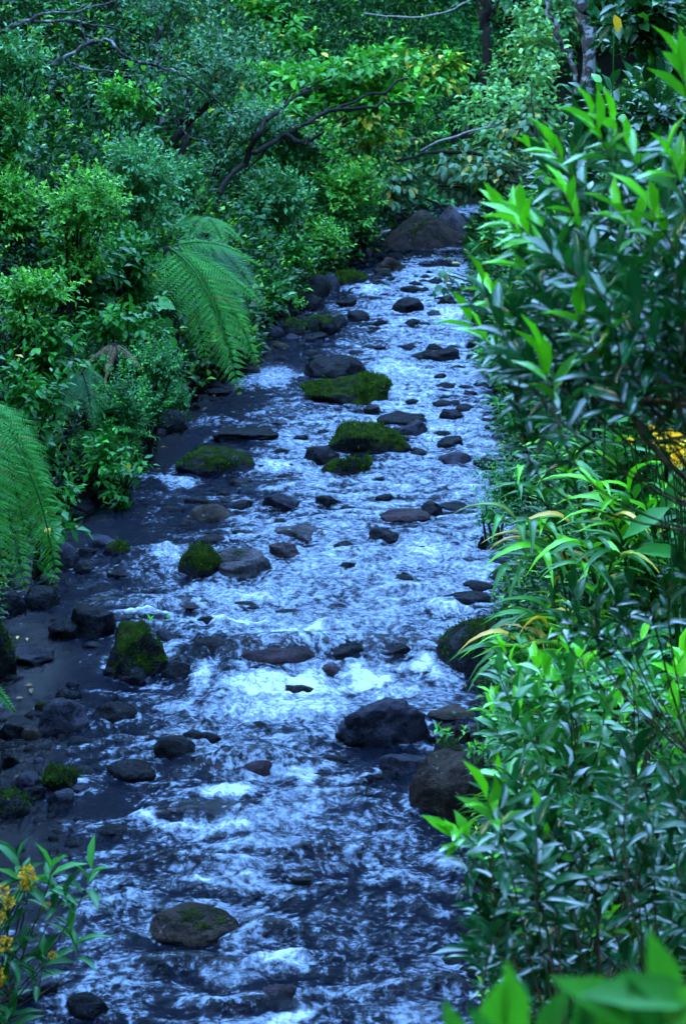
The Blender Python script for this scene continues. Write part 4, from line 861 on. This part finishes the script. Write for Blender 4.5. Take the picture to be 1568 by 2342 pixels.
# ------------------------------------------------------------------ far right and arching branch
t, c, r, g = pl('arching_tree', 'arching tree with drooping olive leaves over the far bend', 'tree', 'broadolive', 1080, 390, 150, 60, D=40, group=GR, base=(1290, 600, 38), subs=14, flat=.7)
for pts, r0 in (([(1260, 520, 38), (1210, 440, 39), (1150, 380, 40), (1080, 350, 40), (990, 350, 40), (900, 370, 40)], .06), ([(1210, 440, 39), (1225, 330, 40), (1215, 200, 41)], .04), ([(1150, 480, 39), (1110, 450, 40), (1060, 430, 40), (1000, 425, 40)], .03)):
    mb = MB(); tube(mb, [at(*q) for q in pts], r0, r0*.35, 7, .02, 5, 4); mb.build('branch', M['bark'], t)
mb = MB(); cloud(mb, at(900, 420, 40), [.7, .6, .4], 60, 'broadolive', g, 8); cloud(mb, at(1190, 300, 41), [.6, .6, .6], 90, 'broadolive', g, 8); mb.build('drooping_leaves', M['m_olive'], t)
pl('arching_tree', 'loose olive leaved sprays reaching left over the far boulder', 'tree', 'broadolive', 900, 445, 70, 45, D=43, group=GR, base=(1130, 560, 46), subs=8, dens=.5)
pl('arching_tree', 'low branch of large leaves dangling over the upper rapid', 'tree', 'broadolive', 1030, 640, 60, 45, D=31, group=GR, base=(1200, 760, 30), subs=8, dens=.45, over=.9)
pl('bank_shrub', 'pale leaved shrub right of the dangling branch on the far right bank', 'shrub', 'broad', 1130, 560, 60, 90, D=33, group=GR, over=.8)
pl('bank_shrub', 'loose leafy shrub between the arching tree and the dark right tree', 'shrub', 'broad', 1180, 470, 70, 80, D=34, group=GR, over=.85)
pl('bank_shrub', 'leafy shrub closing the gap right of the far peaked boulder', 'shrub', 'broad', 1155, 500, 50, 60, D=44, group=GR, over=1.1, dens=1.5)
pl('bank_shrub', 'low dark shrub behind the far peaked boulder', 'shrub', 'deep', 1000, 470, 110, 30, D=49, group=GB)
# dark right tree, upper right corner
pl('glossy_tree', 'dark glossy tree filling the upper right corner', 'tree', 'darkgloss', 1500, 50, 130, 110, D=15, group=GR, trunk=.05, dens=1.6, base=(1900, 1100, 16))
pl('glossy_tree', 'dark glossy tree left of the corner tree with one orange leaf above it', 'tree', 'darkgloss', 1420, 240, 140, 80, D=16, group=GR, trunk=.05, dens=1.5, base=(1800, 1000, 18))
pl('glossy_tree', 'dark glossy crown at the right edge behind the tall shoots', 'tree', 'darkgloss', 1500, 300, 120, 110, D=15.5, group=GR, trunk=.05, dens=1.4, base=(1900, 1100, 16.5))
pl('glossy_tree', 'dark glossy crown between the tall shoots and the pale far trees', 'tree', 'darkgloss', 1310, 400, 80, 110, D=18, group=GR, trunk=.05, dens=1.3, base=(1750, 900, 19))
big_leaves('yellowing_leaf', 'single yellow orange leaf hanging among the dark leaves, upper right', 'leaf', (1415, -20, 13.8), [(1404, 32, 13.6, .12, (.25, 1), (.6, -1, .3))], 'oval', .62, 3, 'm_orange')
# right bank low growth
pl('bank_shrub', 'small leaved shrub at the waterline under the glossy bush', 'shrub', 'mid', 1160, 830, 90, 80, D=25, group=GR, over=.8, subs=12)
pl('bank_shrub', 'dark fine leaved shrub hanging over the bright right channel', 'shrub', 'mid', 1200, 960, 80, 80, D=22.5, group=GR, over=.7, subs=12)
pl('bank_shrub', 'fine feathery shrub dipping into the right side of the stream', 'shrub', 'feather', 1170, 1090, 80, 70, D=21, group=GR, over=1.2, subs=12)
pl('bank_shrub', 'feathery twig leaning over the flat stone on the right', 'shrub', 'feather', 1120, 1165, 60, 28, D=19.6, group=GR, over=1.1, subs=7, dens=.7)
pl('bank_shrub', 'shaded shrub beneath the ginger leaves at the right waterline', 'shrub', 'mid', 1240, 1310, 60, 70, D=17.4, group=GR, over=.6)
pl('bank_shrub', 'broad leaved bush behind the branches of the glossy bush', 'shrub', 'vine', 1370, 850, 120, 70, D=16, group=GR, over=1.3)
pl('bank_shrub', 'green thicket behind the yellow flowers', 'shrub', 'mid', 1480, 980, 130, 80, D=15.5, group=GR, over=.8)
pl('bank_shrub', 'dense thicket behind the ginger leaves', 'shrub', 'mid', 1400, 1120, 150, 110, D=15.5, group=GR, over=.7)
pl('bank_shrub', 'shadowy green thicket right of the ginger leaves', 'shrub', 'mid', 1480, 1300, 130, 100, D=13.5, group=GR, over=.7)
pl('bank_shrub', 'vine leaves behind the upper leafy shoots on the right', 'shrub', 'vine', 1440, 1460, 140, 80, D=12.6, group=GR)
pl('bank_shrub', 'scrambling vine right of the biggest brown boulder', 'shrub', 'vine', 1240, 1800, 90, 80, D=11.6, group=GR, over=.9)
pl('bank_shrub', 'low weeds spilling over the rubble by the biggest boulder', 'shrub', 'mid', 1180, 1640, 60, 80, D=13.4, group=GR, over=.55)
pl('bank_shrub', 'weedy thicket beneath the dark leaved bush', 'shrub', 'mid', 1380, 1900, 150, 110, D=10.4, group=GR, over=.55)
pl('bank_shrub', 'weeds at the right edge below the lower shoots', 'shrub', 'mid', 1450, 2130, 130, 110, D=9.6, group=GR, over=.55)
pl('bank_shrub', 'weeds at the waterline under the dark leaved bush', 'shrub', 'mid', 1240, 2150, 90, 110, D=10., group=GR, over=.5)
# ginger: long arching blades
g = np.random.RandomState(44)
blades_plant('ginger_plant', 'ginger clump with long arching leaves above the feathery shrub', 'ginger', (1360, 1160, 15.3), [(1190, 1075, 14.6), (1260, 1010, 14.8), (1180, 1120, 14.4), (1320, 1010, 14.9), (1400, 990, 15), (1290, 1075, 14.3)], seed=3, group='ginger clumps', yel=.05)
blades_plant('ginger_plant', 'ginger clump with partly yellowed leaves drooping over the water', 'ginger', (1370, 1290, 14.6), [(1150, 1190, 14), (1210, 1200, 13.9), (1170, 1300, 14), (1230, 1270, 13.7), (1290, 1190, 14), (1330, 1250, 13.5), (1200, 1240, 14.3)], seed=4, group='ginger clumps', yel=.22)
blades_plant('ginger_plant', 'ginger clump with upright bright blades right of the yellowed one', 'ginger', (1460, 1290, 13.4), [(1370, 1130, 13), (1440, 1120, 13.1), (1400, 1190, 12.9), (1480, 1170, 13), (1530, 1110, 13.2), (1330, 1300, 12.8), (1420, 1280, 12.7)], seed=5, group='ginger clumps', yel=.02, young=.35)
blades_plant('ginger_plant', 'ginger clump hanging over the wide mossy right bank boulder', 'ginger', (1290, 1470, 13.6), [(1135, 1500, 13.2), (1165, 1460, 13.1), (1190, 1430, 13.3), (1220, 1420, 13.3), (1170, 1530, 12.9), (1250, 1400, 13.2)], blade=.36, seed=6, group='ginger clumps', yel=.12)
blades_plant('grass_tuft', 'tall grass tuft behind the upper leafy shoots', 'grass', (1300, 1560, 13), [(1240, 1430, 12.8), (1300, 1400, 12.7), (1350, 1420, 12.6), (1270, 1480, 12.5), (1210, 1510, 12.6), (1380, 1460, 12.4)], blade=.34, wr=.05, k=14, seed=7, yel=.1, matn='m_grass', group='grass tufts')
blades_plant('grass_tuft', 'grass tuft hanging beside the biggest brown boulder', 'grass', (1200, 1860, 11.6), [(1110, 1850, 11.4), (1140, 1800, 11.3), (1130, 1890, 11.2), (1180, 1790, 11.2)], blade=.25, wr=.04, k=12, seed=8, matn='m_grass', group='grass tufts')
blades_plant('grass_tuft', 'grass tuft under the weeds at the right edge', 'grass', (1440, 2250, 9.6), [(1360, 2150, 9.2), (1420, 2120, 9.2), (1480, 2160, 9.1), (1530, 2120, 9.2)], blade=.25, wr=.05, k=14, seed=9, matn='m_grass', group='grass tufts')
blades_plant('grass_tuft', 'bright green grass at the far left waterline by the brown rocks', 'grass', (830, 600, 41), [(790, 590, 40.6), (840, 575, 40.6), (870, 590, 40.4), (810, 605, 40.2), (760, 600, 40.4)], blade=.35, wr=.07, k=22, seed=10, matn='m_grass', group='grass tufts', young=.6)
fern('bank_fern', 'bright green fern at the bottom right edge under the weeds', (1640, 2080, 8.6), [(1480, 2170, 8.2, 0), (1450, 2110, 8.4, 2), (1540, 2240, 8.1, 3), (1600, 2200, 8., 1)], group='ferns')
big_leaves('veined_plant', 'plant with three large veined drooping leaves at the right edge', 'plant', (1600, 1330, 11.6), [(1530, 1160, 11, .30, (-1, .55)), (1565, 1080, 11.2, .28, (-.5, .8)), (1560, 1270, 11, .28, (-.9, -.2))], 'oval', .38, 4, 'm_mid')
big_leaves('broad_plant', 'broad bright leaves lit through behind the glossy bush', 'plant', (1500, 1010, 15), [(1400, 880, 14.4, .3, (-.7, -.5)), (1460, 850, 14.4, .34, (-.3, -.8)), (1510, 880, 14.4, .36, (.8, -.2)), (1430, 930, 14.4, .3, (-1, .2)), (1540, 950, 14.4, .32, (.7, .5)), (1360, 840, 14.4, .3, (-1, -.3))], 'heart', .7, 5, 'm_soft', young=.15)
big_leaves('broad_plant', 'pair of heart shaped light leaves hanging in the top left', 'plant', (340, 100, 24), [(298, 140, 23.5, .07, (.1, 1), (0, -1, .2)), (328, 150, 23.5, .06, (.1, 1), (0, -1, .2)), (372, 172, 23.5, .05, (0, 1), (0, -1, .2))], 'heart', .9, 6, 'm_soft', r=.004, young=.5)
big_leaves('broad_plant', 'broad dark leaves hanging by the foot of the tree fern', 'plant', (350, 700, 25.6), [(370, 730, 25.2, .3, (.2, 1)), (385, 770, 25.2, .28, (-.1, 1)), (340, 745, 25, .25, (-.6, .8)), (360, 690, 25.4, .24, (.8, .2))], 'heart', .7, 7, 'm_mid', group='broad leaved plants')
# yellow flowers, right
def flowers(name, label, heads, base, m, seed, rr=.02, leafsp='mid', lover=.8):
    g = np.random.RandomState(seed); b = np.array(at(*base)); b[2] = min(b[2], float(terrain(b[0], b[1]))); root = empty(name, b); tag(root, label, 'flower'); ms = MB(); ml = MB()
    for px, py, D, r in heads:
        p = at(px, py, D); tube(ms, [b, (b+p)/2+[0, 0, .15], p], .008, .003, 5, 0, 0, 5)
        n = 90; d = nrm(g.randn(n, 3)+[0, 0, .3]); mb = MB(); put_leaves(mb, 'oval', p+d*r*g.uniform(.5, 1, (n, 1)), d+g.randn(n, 3)*.4, g.randn(n, 3), np.full(n, r*.38), .9, np.stack([g.rand(n), 0*g.rand(n), 0*g.rand(n)], -1)); mb.build('flower_head', M[m], root)
    ms.build('stems', M['m_grass'], root); return root, b
flowers('flowering_plant', 'tall plant with small golden yellow flower heads at the right edge', [(1532, 1000, 11, .045), (1550, 1010, 11, .045), (1540, 1025, 10.9, .04), (1490, 985, 11.1, .03), (1505, 1015, 11, .03), (1560, 1045, 10.9, .045), (1478, 1005, 11.1, .02), (1548, 1060, 10.9, .035), (1440, 1008, 11.2, .02)], (1590, 1300, 11.5), 'm_yellow', 3)
# ------------------------------------------------------------------ leathery shoots, right foreground
g = np.random.RandomState(91)
def region(n, poly_x, D, y_of=None, yg=.3, g=g):
    out = []
    while len(out) < n:
        x = g.uniform(*poly_x[:2]); y = g.uniform(*poly_x[2:])
        if y_of is None or y_of(x, y): out.append((x, y, g.uniform(*D), float(g.rand() < yg)))
    return out
def inside(poly):
    def f(x, y):
        c = False; n = len(poly)
        for i in range(n):
            (x1, y1), (x2, y2) = poly[i], poly[(i+1) % n]
            if (y1 > y) != (y2 > y) and x < (x2-x1)*(y-y1)/(y2-y1)+x1: c = not c
        return c
    return f
A1 = inside([(1240, 330), (1400, 300), (1600, 380), (1600, 880), (1420, 900), (1220, 930), (1130, 830), (1080, 700), (1150, 560)])
hero = [(1352, 268, 6.6, 1), (1400, 285, 6.7, 1), (1528, 345, 6.4, 1), (1555, 140, 6.5, 1), (1255, 330, 7.2, 1), (1150, 490, 7.2, 1), (1200, 500, 7.0, 1), (1290, 440, 7, 1), (1105, 655, 7.2, 1), (1180, 590, 7.1, 1), (1075, 740, 7.4, 1), (1290, 620, 6.8, 0), (1180, 720, 6.8, 0), (1235, 780, 6.6, 0), (1330, 700, 6.3, 0), (1170, 880, 6.8, 0)]
shoots_plant('glossy_bush', 'tall glossy bush with long leathery leaves in the upper right foreground', 'bush', hero+region(68, (1080, 1600, 300, 950), (6.2, 8.2), A1, .10), (2300, 1250, 8), 7, leaf=.18, kk=15, wr=.27, seed=11, rb=.018, limbs=9, group='leathery leaved bushes', spacing=.14)
stick('bare_branch', 'brown branch of the glossy bush curving down to the right edge', [(1290, 850, 6.8), (1370, 895, 6.7), (1470, 915, 6.6), (1600, 925, 6.5)], .007, .012, 'twig')
stick('bare_branch', 'brown branch dipping to the yellow flowers at the right edge', [(1330, 860, 7), (1440, 950, 6.9), (1500, 1030, 6.8), (1600, 1120, 6.7)], .006, .012, 'twig')
stick('bare_branch', 'upper brown branch slanting to the right edge', [(1380, 800, 6.8), (1470, 860, 6.7), (1600, 890, 6.6)], .006, .010, 'twig')
shoots_plant('glossy_bush', 'spray of grey sheened leaves leaning in beside the grass tuft', 'bush', [(1260, 1370, 8, 0), (1310, 1350, 8, 0), (1360, 1370, 7.8, 0), (1400, 1335, 7.8, 0), (1300, 1420, 7.9, 0), (1440, 1340, 7.6, 0), (1480, 1370, 7.6, 0), (1530, 1330, 7.4, 0), (1350, 1430, 7.8, 0), (1550, 1290, 7.4, 0), (1420, 1400, 7.7, 0)], (1700, 1600, 8.5), 8, leaf=.12, kk=9, wr=.40, seed=12, rb=.012, limbs=3, group='leathery leaved bushes', spacing=.2)
A2 = inside([(1090, 1560), (1200, 1500), (1330, 1480), (1600, 1450), (1600, 1760), (1300, 1760), (1140, 1720)])
hero2 = [(1150, 1490, 9.6, 1), (1300, 1505, 10, 1), (1358, 1510, 10, 1), (1468, 1470, 9.6, 1), (1125, 1590, 9.4, 1), (1180, 1620, 9.3, 1), (1400, 1590, 9.5, 1), (1560, 1500, 9, 1), (1420, 1610, 9.2, 1), (1540, 1620, 8.8, 1), (1230, 1600, 9.4, 0), (1330, 1660, 9.2, 1), (1250, 1680, 9.2, 0), (1130, 1680, 9.6, 0)]
shoots_plant('glossy_bush', 'bush of upright shoots with lime green tips right of the mossy boulder', 'bush', hero2+region(60, (1090, 1600, 1450, 1780), (8.6, 10.4), A2, .4), (1500, 1950, 9.8), 9, leaf=.155, kk=12, wr=.36, seed=13, rb=.014, limbs=9, splay=1.15, matn='m_shootgreen', group='leathery leaved bushes', spacing=.14)
A3 = inside([(1110, 1810), (1250, 1760), (1600, 1680), (1600, 2200), (1350, 2250), (1120, 2230), (1070, 2080), (1130, 1960)])
hero3 = [(1030, 1905, 7, 1), (1048, 1900, 7, 1), (1150, 1770, 7.6, 1), (1175, 1790, 7.5, 0), (1110, 2010, 7, 0), (1210, 2080, 6.9, 1), (1090, 2080, 7, 0), (1260, 1900, 7, 0), (1120, 2160, 6.8, 0), (1480, 1850, 6.6, 0), (1230, 1880, 7, 1), (1085, 2190, 6.9, 0)]
shoots_plant('glossy_bush', 'large dark bluish bush with a pale green shoot leaning over the water', 'bush', hero3+region(66, (1080, 1600, 1700, 2230), (6.4, 8.6), A3, .08), (1600, 2500, 6.8), 7, leaf=.155, kk=13, wr=.34, seed=14, rb=.016, limbs=10, splay=1.2, group='leathery leaved bushes', spacing=.14)
# blurred leaves right under the camera
big_leaves('sapling', 'out of focus sapling with big bright leaves at the bottom right', 'sapling', (1500, 2900, 2.6),
 [(1110, 2393, 2.5, 0.115, (.18, -1), (-.2, -1, .3)), (1170, 2393, 2.5, 0.132, (-.05, -1), (.3, -1, .3)), (1230, 2393, 2.45, 0.103, (.35, -1), (-.5, -1, .2)), (1290, 2413, 2.5, 0.115, (.5, -1), (-.3, -1, .3)), (1060, 2433, 2.5, 0.103, (-.25, -1), (.2, -1, .3)),
  (1480, 2353, 2.4, 0.150, (-1, -.75), (0, -.8, 1)), (1470, 2353, 2.4, 0.150, (.8, -.55), (.2, -.8, 1)), (1540, 2323, 2.5, 0.138, (-.3, -1), (0, -1, .4)), (1440, 2413, 2.4, 0.115, (-.5, -1), (0, -1, .4)), (1600, 2293, 2.4, 0.161, (-1, -.25), (0, -.7, 1)), (1180, 2453, 2.4, 0.115, (-.6, -1), (0, -1, .4)), (1350, 2433, 2.5, 0.115, (-.2, -1), (0, -1, .4)), (1520, 2433, 2.4, 0.138, (-.4, -1), (0, -1, .4))], 'lance', .34, 8, 'm_soft', r=.006, young=lambda g: float(g.rand())*.6)
# bottom left flowering plant
gz = np.random.RandomState(33)
D_ = 9.0
shoots_plant('flowering_shrub', 'leafy shrub with long toothed leaves behind the orange flower heads', 'shrub', [(210, 1990, D_, .2), (160, 2130, D_, .2), (60, 2010, D_, .2), (40, 1960, D_, 0), (150, 2040, D_, 0), (120, 1985, D_, .2), (20, 2110, D_, 0), (100, 2190, D_, 0), (60, 2160, D_, 0), (20, 2250, D_, 0), (-30, 2050, D_, 0), (20, 2330, D_, 0), (-40, 2200, D_, 0)], (-260, 2500, 9.3), 9, leaf=.19, kk=8, wr=.25, seed=21, sp='deep', rb=.014, limbs=3, spacing=.12, splay=1.15)
flowers('flowering_plant', 'drooping orange yellow flower clusters at the bottom left corner', [(62, 1998, 8.9, .034), (70, 2018, 8.9, .03), (57, 2024, 8.9, .025), (5, 2040, 8.8, .035), (20, 2065, 8.8, .028), (0, 2100, 8.8, .03), (10, 2160, 8.8, .035), (105, 2070, 9, .02), (-10, 2240, 8.8, .05), (120, 2185, 8.9, .02)], (-240, 2450, 9.2), 'm_orange', 6)
# seedlings on rocks
def seedling(label, px, py, D, h, n, seed, leaf=.07):
    b = at(px, py, D); root = empty('seedling', b); tag(root, label, 'seedling', 'seedlings growing on rocks'); g = np.random.RandomState(seed); ms = MB(); ml = MB()
    for i in range(n):
        e = b+np.array([g.randn()*.06, g.randn()*.05, h*g.uniform(.5, 1)]); tube(ms, [b+g.randn(3)*[.03, .03, 0], e], .003, .0015, 4)
        sprigs(ml, e[None]-[0, 0, leaf*.6], np.array([[0, 0, 1.]]), g, leaf, 6, 'lance', .45, 1.2, .1, .16, 1., 0)
    ms.build('stem', M['m_grass'], root); ml.build('leaves', M['m_bright'], root)
seedling('bright seedling sprouting from the top of the big mossy boulder', 352, 1458, 17.45, .16, 7, 1)
seedling('bright sprig on the small dark rock in midstream', 552, 1150, 22.6, .10, 5, 2)
seedling('pale green seedling on the rock above the biggest brown boulder', 1025, 1700, 13.9, .12, 5, 3, .06)
seedling('weedy sprigs trailing on the biggest brown boulder', 1085, 1745, 12.9, .10, 7, 4, .05)
# ------------------------------------------------------------------ undergrowth: too much to count
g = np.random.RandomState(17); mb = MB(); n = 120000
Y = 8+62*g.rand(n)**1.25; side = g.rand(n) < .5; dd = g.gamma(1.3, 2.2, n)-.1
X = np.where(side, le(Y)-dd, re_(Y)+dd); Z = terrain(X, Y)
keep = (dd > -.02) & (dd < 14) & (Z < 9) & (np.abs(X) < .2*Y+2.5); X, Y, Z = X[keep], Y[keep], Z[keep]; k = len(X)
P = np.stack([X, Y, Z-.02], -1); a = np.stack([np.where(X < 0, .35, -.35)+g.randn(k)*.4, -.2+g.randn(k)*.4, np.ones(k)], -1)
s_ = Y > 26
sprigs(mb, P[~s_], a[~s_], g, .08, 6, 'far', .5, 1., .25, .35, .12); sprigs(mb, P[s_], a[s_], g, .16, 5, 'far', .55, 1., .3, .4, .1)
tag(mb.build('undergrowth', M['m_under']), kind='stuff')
n = 26000; Y = 60+75*g.rand(n); X = (g.rand(n)-.5)*.60*Y; Z = terrain(X, Y)+6*g.rand(n)*(.6+.8*noise2(X*.25, Y*.2)); P = np.stack([X, Y, Z], -1)
mb = MB(); sprigs(mb, P, g.randn(n, 3)+[0, 0, 1], g, .24, 5, 'far', .6, 1., .3, .4, .05); tag(mb.build('far_forest', M['m_deep']), kind='stuff')
g2 = np.random.RandomState(8); n = 420; Y = g2.uniform(10, 42, n); sd = g2.rand(n) < .55; X = np.where(sd, le(Y)+g2.uniform(-.5, .5, n), re_(Y)+g2.uniform(-.4, .5, n)); Z = np.maximum(terrain(X, Y), level(Y)-.01)+.02
mb = MB(); put_leaves(mb, 'oval', np.stack([X, Y, Z], -1), g2.randn(n, 3)*[1, 1, .15], g2.randn(n, 3)*.3+[0, 0, 1], g2.uniform(.04, .10, n), .5, np.stack([g2.rand(n), 0*Y, (g2.rand(n) < .4)*g2.rand(n)], -1))
tag(mb.build('fallen_leaves', leaf_mat('fallen_leaf', (.03, .018, .008), (.12, .07, .025), yel=(.4, .25, .04), trans=.05)), kind='stuff')
# tall forest ring added to block low sky and sun, mostly out of view
n = 70000; a = g.rand(n)*2*math.pi; rr = 13+22*g.rand(n)**.8; X = rr*np.sin(a)*.85+1.; Y = 26+(rr+32)*np.cos(a)*1.0
keep = (np.abs(X) > .19*np.abs(Y)+4) | (Y < -8) | (Y > 62); X, Y = X[keep], Y[keep]; Z0 = terrain(X, Y); Z = Z0+24*g.rand(len(X))*(.5+noise2(X*.2, Y*.2)); P = np.stack([X, Y, Z], -1)
mb = MB(); sprigs(mb, P, g.randn(len(X), 3)+[0, 0, .5], g, .75, 4, 'far', .7, 1.2, .3, .4, .05); tag(mb.build('sky_blocking_forest', M['m_deep']), kind='stuff')
print('verts', sum(len(m.vertices) for m in bpy.data.meshes), 'objects', len(bpy.data.objects))
